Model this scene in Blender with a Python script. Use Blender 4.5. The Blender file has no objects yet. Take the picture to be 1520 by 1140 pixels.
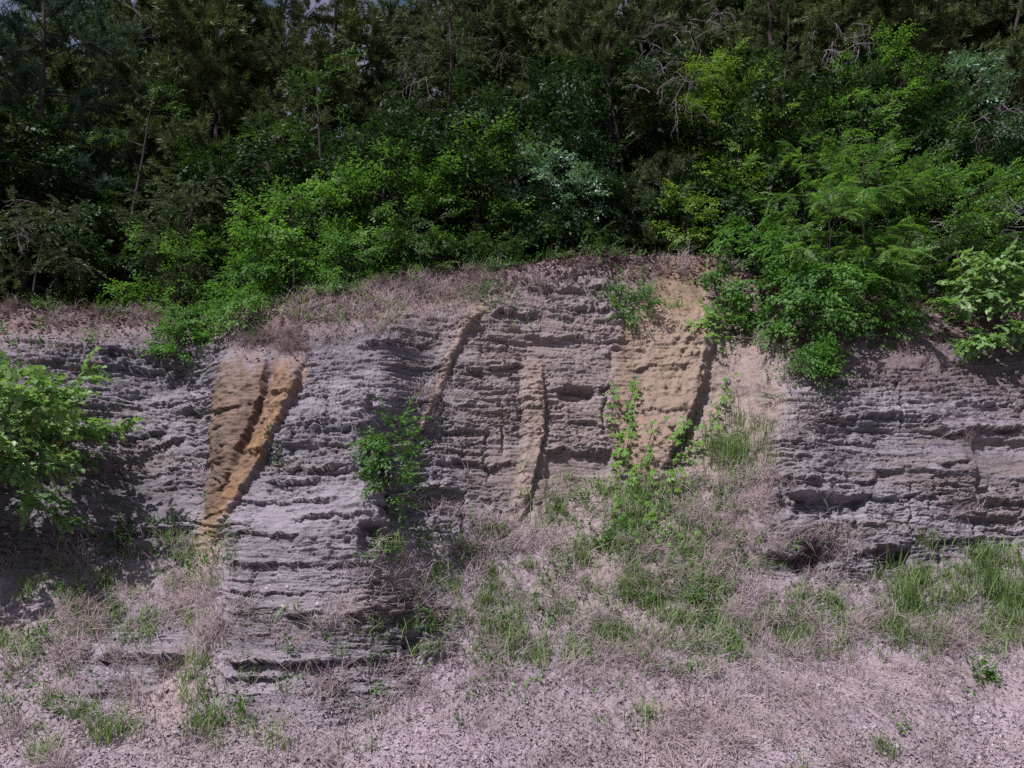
import bpy, math, random
import numpy as np
from mathutils import Vector, Matrix

# ------------------------------------------------------------------ camera, sky, sun, exposure
SC = bpy.context.scene
COL = SC.collection
F_PX, PITCH, CAMZ = 1265.0, math.radians(12.0), 1.6
cam_d = bpy.data.cameras.new('camera')
cam = bpy.data.objects.new('camera', cam_d); COL.objects.link(cam)
cam.location = (0, 0, CAMZ); cam.rotation_euler = (math.radians(90) + PITCH, 0, 0)
cam_d.sensor_width = 36; cam_d.lens = F_PX / 1520 * 36
cam_d.clip_start = 0.05; cam_d.clip_end = 2000
SC.camera = cam

SUN_EL, SUN_AZ = math.radians(54), math.radians(-138)      # azimuth clockwise from +Y
SDIR = Vector((math.cos(SUN_EL) * math.sin(SUN_AZ), math.cos(SUN_EL) * math.cos(SUN_AZ), math.sin(SUN_EL)))
w = bpy.data.worlds.new('World'); SC.world = w; w.use_nodes = True
nt = w.node_tree
bg = nt.nodes['Background']
sky = nt.nodes.new('ShaderNodeTexSky'); sky.sky_type = 'NISHITA'; sky.sun_disc = False
sky.sun_elevation = SUN_EL; sky.sun_rotation = SUN_AZ % (2 * math.pi)
sky.air_density = 1.0; sky.dust_density = 3.0; sky.ozone_density = 6.0
cn = nt.nodes.new('ShaderNodeTexNoise'); cn.inputs['Scale'].default_value = 3.2; cn.inputs['Detail'].default_value = 6
cr = nt.nodes.new('ShaderNodeMapRange'); cr.inputs[1].default_value = 0.44; cr.inputs[2].default_value = 0.60; cr.inputs[4].default_value = 0.85
cm = nt.nodes.new('ShaderNodeMix'); cm.data_type = 'RGBA'; cm.inputs[7].default_value = (5.5, 5.3, 6.8, 1)      # broken white cloud
tcw = nt.nodes.new('ShaderNodeTexCoord'); nt.links.new(tcw.outputs['Generated'], cn.inputs['Vector'])
nt.links.new(cn.outputs['Fac'], cr.inputs[0]); nt.links.new(cr.outputs[0], cm.inputs[0]); nt.links.new(sky.outputs[0], cm.inputs[6])
nt.links.new(cm.outputs[2], bg.inputs[0]); bg.inputs[1].default_value = 0.05
sl = bpy.data.lights.new('sun', 'SUN'); sl.energy = 4.6; sl.angle = math.radians(0.5); sl.color = (1.0, 0.955, 0.95)
so = bpy.data.objects.new('sun', sl); COL.objects.link(so)
so.rotation_euler = SDIR.to_track_quat('Z', 'Y').to_euler()
SC.view_settings.view_transform = 'Standard'; SC.view_settings.look = 'None'
SC.view_settings.exposure = 0.55; SC.view_settings.gamma = 1.0
SC.cycles.max_bounces = 5; SC.cycles.diffuse_bounces = 2; SC.cycles.glossy_bounces = 2
SC.cycles.transmission_bounces = 3; SC.cycles.use_denoising = False

# ------------------------------------------------------------------ numeric helpers
R = np.random.default_rng(11)
random.seed(5)

def hsh(a, b, seed):
    a = (np.asarray(a).astype(np.int64) * 374761393 + np.asarray(b).astype(np.int64) * 668265263 + seed * 974634777) & 0xFFFFFFFF
    a = ((a ^ (a >> 13)) * 1274126177) & 0xFFFFFFFF
    a = ((a ^ (a >> 16)) * 2246822519) & 0xFFFFFFFF
    a = a ^ (a >> 15)
    return a.astype(np.float64) / 4294967295.0 * 2 - 1

def vn(x, y, seed=0):
    ix = np.floor(x); iy = np.floor(y); fx = x - ix; fy = y - iy
    fx = fx * fx * (3 - 2 * fx); fy = fy * fy * (3 - 2 * fy)
    a = hsh(ix, iy, seed); b = hsh(ix + 1, iy, seed); c = hsh(ix, iy + 1, seed); d = hsh(ix + 1, iy + 1, seed)
    return (a * (1 - fx) + b * fx) * (1 - fy) + (c * (1 - fx) + d * fx) * fy

def fbm(x, y, o=4, seed=0):
    s = 0; a = 1.0; t = 0
    for i in range(o):
        s = s + a * vn(x + 17.3 * i, y - 9.1 * i, seed + i); t += a
        x = x * 2.03; y = y * 2.03; a *= 0.5
    return s / t

def sst(a, b, x):
    t = np.clip((x - a) / (b - a), 0, 1); return t * t * (3 - 2 * t)

def nrm(v):
    return v / np.maximum(np.linalg.norm(v, axis=-1, keepdims=True), 1e-9)

def blur(a, s, axis):
    n = int(3 * s) + 1
    k = np.exp(-0.5 * (np.arange(-n, n + 1) / s) ** 2); k /= k.sum()
    pad = [(0, 0), (0, 0)]; pad[axis] = (n, n)
    p = np.pad(a, pad, mode='edge'); out = np.zeros_like(a)
    for i, w_ in enumerate(k):
        sl_ = [slice(None)] * 2; sl_[axis] = slice(i, i + a.shape[axis]); out += w_ * p[tuple(sl_)]
    return out

# ------------------------------------------------------------------ object helpers
def tag(o, label=None, cat=None, group=None, kind=None):
    if label: o['label'] = label
    if cat: o['category'] = cat
    if group: o['group'] = group
    if kind: o['kind'] = kind
    return o

def mesh(name, V, F, mat=None, smooth=False, cols=None):
    me = bpy.data.meshes.new(name)
    F = np.asarray(F, dtype=np.int32); n = F.shape[1]
    me.vertices.add(len(V)); me.vertices.foreach_set('co', np.asarray(V, dtype=np.float32).ravel())
    me.loops.add(F.size); me.loops.foreach_set('vertex_index', F.ravel())
    me.polygons.add(len(F)); me.polygons.foreach_set('loop_start', np.arange(0, F.size, n, dtype=np.int32))
    if smooth: me.polygons.foreach_set('use_smooth', np.ones(len(F), dtype=bool))
    if cols:
        for k, a in cols.items():
            if a.ndim == 2:
                at_ = me.attributes.new(k, 'FLOAT_COLOR', 'POINT')
                at_.data.foreach_set('color', np.concatenate([a, np.ones((len(a), 1))], 1).astype(np.float32).ravel())
            else:
                at_ = me.attributes.new(k, 'FLOAT', 'POINT'); at_.data.foreach_set('value', a.astype(np.float32))
    me.update(calc_edges=True)
    if mat: me.materials.append(mat)
    return me

def link(name, me, parent=None):
    o = bpy.data.objects.new(name, me); COL.objects.link(o)
    if parent: o.parent = parent
    return o

def empty(name, loc, rz=0.0):
    o = bpy.data.objects.new(name, None); COL.objects.link(o); o.empty_display_size = 0.2
    o.location = loc; o.rotation_euler = (0, 0, rz)
    return o

def cat_geo(parts):
    Vs, Fs, n = [], [], 0
    for V, F in parts:
        if len(V) == 0: continue
        Vs.append(V); Fs.append(F + n); n += len(V)
    return np.concatenate(Vs), np.concatenate(Fs)

# ------------------------------------------------------------------ materials
def newmat(name):
    m = bpy.data.materials.new(name); m.use_nodes = True
    return m, m.node_tree.nodes, m.node_tree.links

def leaf_mat(name, c1, c2, trans=0.35, rough=0.55, tcol=None, spec=0.25):
    """leaf with per-leaf and per-clump natural colour variation"""
    m, N, L = newmat(name)
    p = N['Principled BSDF']; p.inputs['Roughness'].default_value = rough
    p.inputs['Specular IOR Level'].default_value = spec
    g = N.new('ShaderNodeNewGeometry'); tc = N.new('ShaderNodeTexCoord')
    nz = N.new('ShaderNodeTexNoise'); nz.inputs['Scale'].default_value = 1.7; nz.inputs['Detail'].default_value = 2
    L.new(tc.outputs['Object'], nz.inputs['Vector'])
    ad = N.new('ShaderNodeMath'); ad.operation = 'MULTIPLY_ADD'; ad.inputs[1].default_value = 0.6
    L.new(g.outputs['Random Per Island'], ad.inputs[0])
    mu = N.new('ShaderNodeMath'); mu.operation = 'MULTIPLY_ADD'; mu.inputs[1].default_value = 1.6; mu.inputs[2].default_value = -0.6
    L.new(nz.outputs['Fac'], mu.inputs[0]); L.new(mu.outputs[0], ad.inputs[2])
    mx = N.new('ShaderNodeMix'); mx.data_type = 'RGBA'
    mx.inputs[6].default_value = (*c1, 1); mx.inputs[7].default_value = (*c2, 1)
    L.new(ad.outputs[0], mx.inputs[0]); L.new(mx.outputs[2], p.inputs['Base Color'])
    if trans > 0:
        t = N.new('ShaderNodeBsdfTranslucent')
        hv = N.new('ShaderNodeMix'); hv.data_type = 'RGBA'; hv.blend_type = 'MULTIPLY'; hv.inputs[0].default_value = 1
        hv.inputs[7].default_value = (*(tcol or (1.3, 1.5, 0.6)), 1)
        L.new(mx.outputs[2], hv.inputs[6]); L.new(hv.outputs[2], t.inputs['Color'])
        ms = N.new('ShaderNodeMixShader'); ms.inputs[0].default_value = trans
        L.new(p.outputs[0], ms.inputs[1]); L.new(t.outputs[0], ms.inputs[2])
        L.new(ms.outputs[0], N['Material Output'].inputs['Surface'])
    return m

def bark_mat(name, c1, c2, sc=18):
    m, N, L = newmat(name); p = N['Principled BSDF']; p.inputs['Roughness'].default_value = 0.9
    p.inputs['Specular IOR Level'].default_value = 0.1
    tc = N.new('ShaderNodeTexCoord'); mp = N.new('ShaderNodeMapping'); mp.inputs['Scale'].default_value = (1, 1, 0.25)
    nz = N.new('ShaderNodeTexNoise'); nz.inputs['Scale'].default_value = sc; nz.inputs['Detail'].default_value = 5
    L.new(tc.outputs['Object'], mp.inputs['Vector']); L.new(mp.outputs[0], nz.inputs['Vector'])
    mx = N.new('ShaderNodeMix'); mx.data_type = 'RGBA'; mx.inputs[6].default_value = (*c1, 1); mx.inputs[7].default_value = (*c2, 1)
    L.new(nz.outputs['Fac'], mx.inputs[0]); L.new(mx.outputs[2], p.inputs['Base Color'])
    b = N.new('ShaderNodeBump'); b.inputs['Strength'].default_value = 0.5; b.inputs['Distance'].default_value = 0.01
    L.new(nz.outputs['Fac'], b.inputs['Height']); L.new(b.outputs[0], p.inputs['Normal'])
    return m

def terrain_mat():
    m, N, L = newmat('shale_and_soil'); p = N['Principled BSDF']; p.inputs['Roughness'].default_value = 0.92
    p.inputs['Specular IOR Level'].default_value = 0.12
    at_ = N.new('ShaderNodeAttribute'); at_.attribute_name = 'tint'
    rk = N.new('ShaderNodeAttribute'); rk.attribute_name = 'rock'
    tc = N.new('ShaderNodeTexCoord')
    n1 = N.new('ShaderNodeTexNoise'); n1.inputs['Scale'].default_value = 34; n1.inputs['Detail'].default_value = 7; n1.inputs['Roughness'].default_value = 0.7
    L.new(tc.outputs['Object'], n1.inputs['Vector'])
    mp = N.new('ShaderNodeMapping'); mp.inputs['Scale'].default_value = (1, 1, 2.6)
    L.new(tc.outputs['Object'], mp.inputs['Vector'])
    n2 = N.new('ShaderNodeTexNoise'); n2.inputs['Scale'].default_value = 38; n2.inputs['Detail'].default_value = 6; n2.inputs['Roughness'].default_value = 0.65
    L.new(mp.outputs[0], n2.inputs['Vector'])
    mh = N.new('ShaderNodeMix'); L.new(rk.outputs['Fac'], mh.inputs[0]); L.new(n1.outputs['Fac'], mh.inputs[2]); L.new(n2.outputs['Fac'], mh.inputs[3])
    mr = N.new('ShaderNodeMapRange'); mr.inputs[1].default_value = 0.3; mr.inputs[2].default_value = 0.7
    mr.inputs[3].default_value = 0.70; mr.inputs[4].default_value = 1.28
    L.new(mh.outputs[0], mr.inputs[0])
    mx = N.new('ShaderNodeVectorMath'); mx.operation = 'SCALE'
    L.new(at_.outputs['Color'], mx.inputs[0]); L.new(mr.outputs[0], mx.inputs['Scale'])
    L.new(mx.outputs[0], p.inputs['Base Color'])
    b = N.new('ShaderNodeBump'); b.inputs['Strength'].default_value = 0.9; b.inputs['Distance'].default_value = 0.012
    L.new(mh.outputs[0], b.inputs['Height']); L.new(b.outputs[0], p.inputs['Normal'])
    return m

# ------------------------------------------------------------------ terrain: the road cut
def Tof(v):
    s = (570.0 - v) / F_PX
    return (math.sin(PITCH) + s * math.cos(PITCH)) / (math.cos(PITCH) - s * math.sin(PITCH))
def DXof(u, v):
    s = (570.0 - v) / F_PX
    return ((u - 760.0) / F_PX) / (math.cos(PITCH) - s * math.sin(PITCH))

LIPK = [(-560, 440), (0, 455), (150, 464), (300, 470), (400, 458), (500, 440), (600, 414), (700, 399), (830, 386), (950, 381),
        (1050, 379), (1100, 405), (1180, 440), (1300, 458), (1400, 462), (1520, 458), (2080, 450)]
def lip(u): return np.interp(u, [a for a, _ in LIPK], [b for _, b in LIPK])
SLOPES = {
    -560: [(1140, 36), (900, 42), (800, 58), (520, 64), (490, 45), (400, 40)],
    0:    [(1140, 36), (860, 42), (790, 60), (520, 64), (500, 42)],
    200:  [(1140, 34), (830, 40), (790, 58), (520, 62), (505, 40)],
    300:  [(1140, 34), (860, 40), (800, 44), (760, 58), (560, 60), (510, 42)],
    345:  [(1140, 34), (1090, 40), (1040, 58), (800, 66), (770, 58), (560, 62), (500, 42)],
    560:  [(1140, 34), (1075, 40), (1020, 60), (790, 66), (770, 60), (520, 64), (480, 40)],
    640:  [(1140, 34), (960, 40), (900, 48), (800, 50), (750, 66), (500, 68), (470, 42)],
    720:  [(1140, 34), (960, 38), (940, 46), (780, 48), (740, 68), (470, 70), (440, 46)],
    900:  [(1140, 34), (970, 37), (940, 46), (740, 48), (700, 66), (470, 68), (450, 56)],
    1000: [(1140, 34), (970, 37), (940, 46), (720, 48), (690, 58), (470, 62), (430, 50)],
    1100: [(1140, 33), (970, 36), (940, 46), (800, 48), (700, 54), (560, 52), (500, 50)],
    1170: [(1140, 33), (960, 36), (870, 46), (845, 64), (600, 68), (560, 50)],
    1520: [(1140, 33), (950, 36), (850, 46), (820, 64), (590, 66), (560, 48)],
    2080: [(1140, 33), (950, 36), (850, 46), (820, 64), (590, 66), (560, 48)],
}
NU, NV, V0 = 1600, 700, 1250.0
us = np.linspace(-520, 2040, NU)
tt = np.linspace(0, 1, NV)
U = np.repeat(us[None, :], NV, 0)
LIP = lip(us)
Vp = V0 + (LIP[None, :] - V0) * tt[:, None]
ks = sorted(SLOPES)
def slope_at(v):                                   # v: array over us
    A = []
    for k in ks:
        pts = SLOPES[k]; xs = [p[0] for p in pts][::-1]; ys = [p[1] for p in pts][::-1]
        A.append(np.interp(v, xs, ys))
    A = np.array(A)
    i = np.clip(np.searchsorted(ks, us) - 1, 0, len(ks) - 2)
    k0 = np.array(ks)[i]; k1 = np.array(ks)[i + 1]; f = (us - k0) / (k1 - k0); f = f * f * (3 - 2 * f)
    c = np.arange(NU)
    return A[i, c] * (1 - f) + A[i + 1, c] * f
vec = np.vectorize(Tof)
s_ = (570.0 - Vp) / F_PX
TT = (math.sin(PITCH) + s_ * math.cos(PITCH)) / (math.cos(PITCH) - s_ * math.sin(PITCH))
DX = ((U - 760.0) / F_PX) / (math.cos(PITCH) - s_ * math.sin(PITCH))
toe = 7.3 + 0.35 * fbm(us / 220, us * 0 + 3.1, 3, 4)
Y = np.zeros((NV, NU)); z = np.zeros(NU)
Y[0] = -CAMZ / TT[0]
for r in range(1, NV):
    al = np.where(Y[r - 1] < toe, 0.0, np.tan(np.radians(slope_at(Vp[r]))))
    Y[r] = (CAMZ - z + Y[r - 1] * al) / (al - TT[r])
    z = CAMZ + Y[r] * TT[r]
Y = blur(blur(Y, 11, 1), 2.5, 0)
BX, BY, BZ = Y * DX, Y, CAMZ + Y * TT
B = np.stack([BX, BY, BZ], -1)
du = np.gradient(B, axis=1); dv = np.gradient(B, axis=0)
BN = nrm(np.cross(du, dv))
if BN[NV // 2, NU // 2, 1] > 0: BN = -BN

def poly_mask(pts, warp=6.0, soft=3.0, seed=0):
    uw = U + warp * fbm(U / 16, Vp / 16, 3, seed + 50); vw = Vp + warp * fbm(U / 16, Vp / 16, 3, seed + 90)
    m = np.zeros(U.shape, dtype=bool); n = len(pts)
    for i in range(n):
        x0, y0 = pts[i]; x1, y1 = pts[(i + 1) % n]
        if y0 == y1: continue
        c = ((y0 > vw) != (y1 > vw)) & (uw < (x1 - x0) * (vw - y0) / (y1 - y0) + x0)
        m ^= c
    a = m.astype(float)
    if soft > 0: a = blur(blur(a, soft / 1.6, 1), soft / 1.2, 0)
    return a

def line_uv(pts, warp=3.0, seed=0):
    """signed sideways distance (px, + = right of a line given top to bottom) and position along it"""
    uw = U + warp * 2.2 * fbm(U / 16, Vp / 14, 4, seed) + warp * np.round(1.3 * vn(Vp / 9, U * 0, seed + 7))
    best = np.full(U.shape, 1e9); par = np.zeros(U.shape); L = 0
    for (x0, y0), (x1, y1) in zip(pts[:-1], pts[1:]):
        dx, dy = x1 - x0, y1 - y0; l2 = dx * dx + dy * dy; ln = math.sqrt(l2)
        t = np.clip(((uw - x0) * dx + (Vp - y0) * dy) / l2, 0, 1)
        ex = uw - (x0 + t * dx); ey = Vp - (y0 + t * dy)
        d = np.hypot(ex, ey); sg = np.where(ex * dy - ey * dx > 0, 1, -1)
        k = d < np.abs(best)
        best = np.where(k, d * sg, best); par = np.where(k, L + t * ln, par); L += ln
    return best, par / L

disp = np.zeros(U.shape)
def rib(pts, hgt, wl, wr, w0=1.0, w1=1.0, flat=0.0, seed=0, warp=3.0):
    d, t = line_uv(pts, warp, seed)
    sc = w0 + (w1 - w0) * t
    d = d / sc
    p = np.where(d < 0, np.clip(1 - np.maximum(-d - flat, 0) / wl, 0, 1), np.clip(1 - np.maximum(d - flat, 0) / wr, 0, 1))
    lump = 1 if hgt > .5 else 1 + .35 * fbm(U / 10, Vp / 9, 3, seed + 300)
    endt = 1 if hgt > .5 else sst(0, .16, t) * (1 - .6 * sst(.9, 1, t))
    return hgt * p ** .6 * np.clip(sc, 0, 1.2) * lump * endt

# clay gullies and mudstone ribs that stand proud of the shale
clay1 = poly_mask([(348, 500), (400, 512), (452, 522), (458, 560), (420, 625), (392, 680), (352, 752), (322, 795), (300, 800), (308, 720), (314, 640), (318, 570)], 11, 2, 1)
r1 = rib([(440, 520), (428, 580), (390, 660), (350, 735), (322, 790)], 0.15, 22, 4, 1.0, 0.5, 11, 2, 1.6)
r1b = rib([(335, 500), (338, 600), (328, 690), (312, 780)], 0.06, 14, 30, 1.0, 0.6, 12, 3)
disp += r1 + r1b
disp -= rib([(405, 520), (390, 590), (358, 670), (330, 740)], 0.13, 7, 12, 1.0, 0.6, 3, 14, 2)
rA = rib([(728, 452), (690, 490), (668, 530), (652, 580), (628, 630), (606, 660)], 0.10, 26, 3, 1.0, 0.5, 2, 4, 2.2)
mA = (rib([(728, 452), (690, 490), (668, 530), (652, 580), (628, 630), (606, 660)], 1, 6, 4, 1.0, 0.6, 5, 4, 1.6) > 0.4).astype(float)
rB = rib([(790, 545), (794, 600), (794, 645), (787, 690), (774, 740), (765, 772)], 0.12, 10, 3, 1.0, 0.6, 13, 5, 1.4)
mB = (rib([(790, 545), (794, 600), (794, 645), (787, 690), (774, 740), (765, 772)], 1, 6, 4, 1.0, 0.6, 13, 5, 1.4) > 0.3).astype(float)
disp += rA + rB
clay2 = poly_mask([(985, 385), (1060, 380), (1050, 440), (1046, 520), (1036, 580), (1012, 640), (985, 700), (955, 712), (925, 700), (910, 640), (908, 560), (918, 500), (935, 470), (975, 430)], 8, 4, 6)
r2 = rib([(1048, 440), (1044, 520), (1030, 590), (1008, 645), (980, 700)], 0.18, 90, 6, 1.0, 0.6, 10, 7)
disp += r2
clay3 = poly_mask([(1040, 430), (1110, 450), (1160, 560), (1160, 640), (1130, 760), (1040, 860), (1000, 780), (1000, 680), (1040, 590)], 12, 8, 8)
# dark gap right of the tan clay bank, where it stands away from the slope
disp -= rib([(1052, 560), (1036, 610), (1008, 665), (990, 700)], 0.16, 5, 22, 1.0, 0.9, 4, 9)
# corner of the big central block and right hand block
disp += rib([(520, 560), (545, 640), (560, 760), (556, 850)], 0.16, 120, 12, 1, 1, 4, 10, 6)
disp -= rib([(575, 600), (590, 700), (600, 790)], 0.14, 20, 40, 1, 1.2, 6, 11, 6)
disp += rib([(1165, 590), (1150, 680), (1175, 760), (1200, 830)], 0.14, 18, 140, 1, 1, 4, 12, 6)
disp -= rib([(250, 500), (240, 600), (200, 760)], 0.16, 60, 40, 1, 1, 4, 13, 8)
# niches
def niche(u0, u1, v0, v1, d, seed=0):
    return d * poly_mask([(u0, v0), (u1, v0), (u1, v1), (u0, v1)], 4, 2.0, seed)
disp -= niche(832, 880, 576, 596, 0.10, 21) + niche(812, 905, 672, 740, 0.06, 22) + niche(1176, 1276, 742, 768, 0.12, 23)
disp -= niche(1180, 1216, 812, 850, 0.28, 24) + niche(1300, 1352, 812, 846, 0.26, 25) + niche(595, 690, 732, 792, 0.07, 26)
disp -= niche(540, 575, 640, 720, 0.18, 27) + niche(1450, 1560, 650, 735, 0.10, 28) + niche(538, 560, 782, 830, 0.2, 29)
disp -= niche(640, 672, 900, 945, 0.12, 30) + niche(600, 625, 945, 985, 0.12, 31)

LEDGES = [(425, 505, 697, .10), (398, 470, 716, .06), (350, 445, 793, .06), (440, 545, 770, .05), (345, 490, 982, .13), (490, 585, 982, .06),
          (150, 280, 976, .12), (432, 478, 913, .09), (515, 600, 914, .07), (560, 700, 826, .05), (345, 560, 840, .04), (640, 668, 722, .09), (590, 670, 726, .08),
          (1172, 1278, 742, .12), (1136, 1222, 826, .16), (1270, 1356, 822, .14), (1050, 1130, 808, .08), (1225, 1385, 620, .08),
          (1372, 1450, 640, .06), (1440, 1600, 636, .12), (1160, 1240, 620, .06), (145, 232, 525, .10), (150, 240, 548, .08), (222, 300, 540, .07),
          (222, 296, 592, .05), (816, 900, 576, .08), (806, 902, 669, .09), (688, 770, 546, .08), (735, 790, 466, .09), (845, 905, 456, .08),
          (545, 640, 508, .06), (555, 660, 545, .05), (620, 720, 640, .05), (445, 500, 632, .06), (890, 930, 505, .05), (780, 860, 500, .06),
          (1300, 1440, 700, .05), (1160, 1300, 715, .06), (1380, 1520, 745, .05), (1140, 1300, 660, .05), (100, 240, 640, .08), (60, 200, 700, .05),
          (80, 260, 790, .05), (600, 720, 600, .04), (650, 760, 690, .05), (540, 620, 470, .05), (700, 900, 430, .04), (340, 420, 1005, .06),
          (480, 560, 1010, .04), (130, 260, 1030, .05), (1360, 1460, 800, .06), (1480, 1600, 790, .06), (330, 520, 880, .03), (350, 500, 745, .05),
          (-200, 30, 600, .08), (-260, 20, 720, .08), (1560, 1800, 700, .08), (1600, 1900, 780, .08)]
rr = random.Random(3)
for _ in range(70):
    u0 = rr.uniform(-500, 1950); LEDGES.append((u0, u0 + rr.uniform(40, 170), rr.uniform(480, 840), rr.uniform(.02, .06)))
rockm_l = np.ones(U.shape)
for i, (u0, u1, vl, am) in enumerate(LEDGES):
    c0, c1 = np.searchsorted(us, u0 - 12), np.searchsorted(us, u1 + 12)
    uu = U[:, c0:c1]; vv = Vp[:, c0:c1]
    line = vl + 7 * fbm(uu / 26, uu * 0 + i * 3.7, 3, 70) + 1.6 * np.round(1.5 * vn(uu / 14, uu * 0 + i, 71))
    wdw = sst(u0 - 10, u0 + 8, uu) * (1 - sst(u1 - 8, u1 + 10, uu)) * (0.75 + 0.4 * vn(uu / 12, uu * 0 + i * 1.3, 72))
    e = line - vv
    disp[:, c0:c1] += np.where(e > 0, am * np.exp(-np.maximum(e, 0) / 14), -am * 0.8 * np.exp(-np.maximum(-e, 0) / 11)) * wdw

for _ in range(60):                                # upright joints in the beds
    uj = rr.uniform(-480, 1950); v0j = rr.uniform(500, 900); v1j = v0j + rr.uniform(25, 90); dj = rr.uniform(.02, .06)
    c0, c1 = np.searchsorted(us, uj - 16), np.searchsorted(us, uj + 16)
    uu = U[:, c0:c1]; vv = Vp[:, c0:c1]
    dx = uu - uj - 5 * fbm(vv / 12, vv * 0 + uj, 3, 73) - 3 * np.round(1.3 * vn(vv / 8, vv * 0 + uj, 74))
    disp[:, c0:c1] += (-dj * np.exp(-(dx / 2.0) ** 2) - .35 * dj * (dx > 0) * np.exp(-np.abs(dx) / 6)) * sst(v0j - 4, v0j + 4, vv) * (1 - sst(v1j - 6, v1j + 6, vv))

# how rocky: shale face versus loose slopes
rock = poly_mask([(-560, 500), (150, 496), (230, 490), (330, 498), (480, 500), (560, 474), (700, 452), (760, 395), (930, 390), (930, 470), (1050, 500), (1130, 590),
                  (1200, 560), (1400, 540), (2060, 540), (2060, 800), (1450, 815), (1370, 850), (1230, 870), (1140, 850), (1130, 780), (1080, 740), (960, 700),
                  (800, 745), (690, 800), (570, 790), (560, 850), (640, 900), (690, 905), (680, 950), (640, 985), (615, 1030), (530, 1080), (400, 1090), (340, 1060), (335, 800), (280, 810),
                  (240, 830), (120, 850), (-560, 830)], 14, 4, 40)
rock2 = poly_mask([(160, 905), (290, 900), (285, 975), (215, 1045), (120, 1060), (110, 1000), (150, 960)], 12, 5, 41)
rock = np.clip(rock + rock2 * 0.95, 0, 1)
rock = rock * (1 - 0.75 * np.clip(clay1 + clay2, 0, 1)) * (1 - 0.85 * clay3)

def bricks(x, zz, t0, t1, l0, l1, seed):
    g = np.random.default_rng(seed)
    bn = np.cumsum(g.uniform(t0, t1, 900)) - 3.0
    k = np.searchsorted(bn, zz) - 1; k = np.clip(k, 0, 897)
    f = (zz - bn[k]) / (bn[k + 1] - bn[k])
    Lk = g.uniform(l0, l1, 900)[k]; ph = g.uniform(0, 50, 900)[k]
    xc = (x + ph) / Lk + 0.5 * vn(x / Lk * 1.3, k * 7.31, seed)
    c = np.floor(xc); fx = xc - c
    r = hsh(c, k, seed)
    ed = np.minimum(fx, 1 - fx) * Lk
    return r * sst(0, 0.014, ed), f, k, c
x_, z_ = BX, BZ
zw = z_ + 0.10 * fbm(x_ * 0.45, z_ * 0.5, 3, 21) + 0.022 * fbm(x_ * 3.1, z_ * 3, 3, 22) + 0.01 * x_
b1, f1, k1, c1 = bricks(x_, zw, .12, .34, .5, 2.2, 101)
b2, f2, k2, c2 = bricks(x_, zw + 0.030 * fbm(x_ * 3.5, z_ * 6, 3, 5), .03, .09, .10, .45, 102)
b3, f3, k3, c3 = bricks(x_, zw + 0.022 * fbm(x_ * 6, z_ * 9, 3, 6), .016, .04, .04, .17, 103)
b4, f4, k4, c4 = bricks(x_ + 0.02 * vn(x_ * 20, z_ * 20, 8), z_ + 0.035 * fbm(x_ * 5, z_ * 7, 3, 9), .03, .07, .05, .14, 104)
crumb = sst(-0.25, 0.35, fbm(x_ * 0.8 + 5, z_ * 1.1, 3, 31))      # where the face is crumbled to lumps
ridge = 1 - np.abs(fbm(x_ * 5, z_ * 9, 4, 33)) * 2
fine = fbm(x_ * 17, z_ * 26, 3, 34)
def voro(x, zz, sx, sz, seed):
    # angular chunks: nearest random cell, its own offset and tilt, and the gap towards the next cell
    gx = x / sx; gz = zz / sz; ix = np.floor(gx); iz = np.floor(gz)
    f1_ = np.full(x.shape, 9.); f2_ = np.full(x.shape, 9.); val = np.zeros(x.shape)
    for di in (-1, 0, 1):
        for dj in (-1, 0, 1):
            cx = ix + di; cz = iz + dj
            ax = gx - (cx + .5 + .45 * hsh(cx, cz, seed)); az = gz - (cz + .5 + .45 * hsh(cx, cz, seed + 1))
            d = np.hypot(ax, az)
            v_ = hsh(cx, cz, seed + 2) + ax * .5 * hsh(cx, cz, seed + 3) + az * (.9 * hsh(cx, cz, seed + 4) + .5)
            near = d < f1_
            f2_ = np.where(near, f1_, np.minimum(f2_, d)); val = np.where(near, v_, val); f1_ = np.where(near, d, f1_)
    return val, f2_ - f1_
wx = x_ + .03 * vn(x_ * 9, z_ * 9, 421); wz = z_ + .012 * vn(x_ * 11, z_ * 11, 422) + .03 * fbm(x_ * 2.5, z_ * 3, 2, 423)
va, ea = voro(wx, wz, .13, .026, 430); vb, eb = voro(wx, wz, .40, .055, 440); vc, ec = voro(wx, wz, 1.1, .13, 450)
dn = 1.25 * sst(-.35, .4, fbm(x_ * 1.4 + 3, z_ * 2.6, 3, 37) - .45 * np.exp(-((U - 450) / 110) ** 2 - ((Vp - 860) / 150) ** 2)) + .10
gg = np.random.default_rng(77)
crack2 = ((f2 < 0.26) & (vn(x_ * 1.7, z_ * 3.1, 401) > 0.0) & (hsh(c2, k2, 403) > -.5)).astype(float)
crack3 = ((f3 < 0.36) & (hsh(c3, k3, 402) > 0.35)).astype(float)
hard = gg.uniform(-1, 1, 900)[k2] * .018 + gg.uniform(-1, 1, 900)[k3] * .012
ampm = (0.3 + 0.9 * sst(-.45, .45, fbm(x_ * .9 - 4, z_ * 1.4 + 2, 3, 36))) * (1 - .45 * np.exp(-((U - 440) / 120) ** 2 - ((Vp - 880) / 150) ** 2))
shale = (ampm * (0.024 * b1 + 0.014 * b2 + 0.008 * b3 + 0.9 * hard - 0.030 * crack2 - 0.016 * crack3 + 0.016 * vb + 0.024 * vc - 0.024 * (eb < .06)) + dn * (0.0155 * va - 0.014 * (ea < .12)) + 0.003 * fine
         + 0.07 * fbm(x_ * 1.0, z_ * 1.6, 3, 35))
loose = 0.09 * fbm(x_ * 0.7, z_ * 1.1, 3, 41) + 0.030 * fbm(x_ * 4, z_ * 5, 4, 42) + 0.026 * fbm(x_ * 20, z_ * 26, 3, 43)
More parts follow.
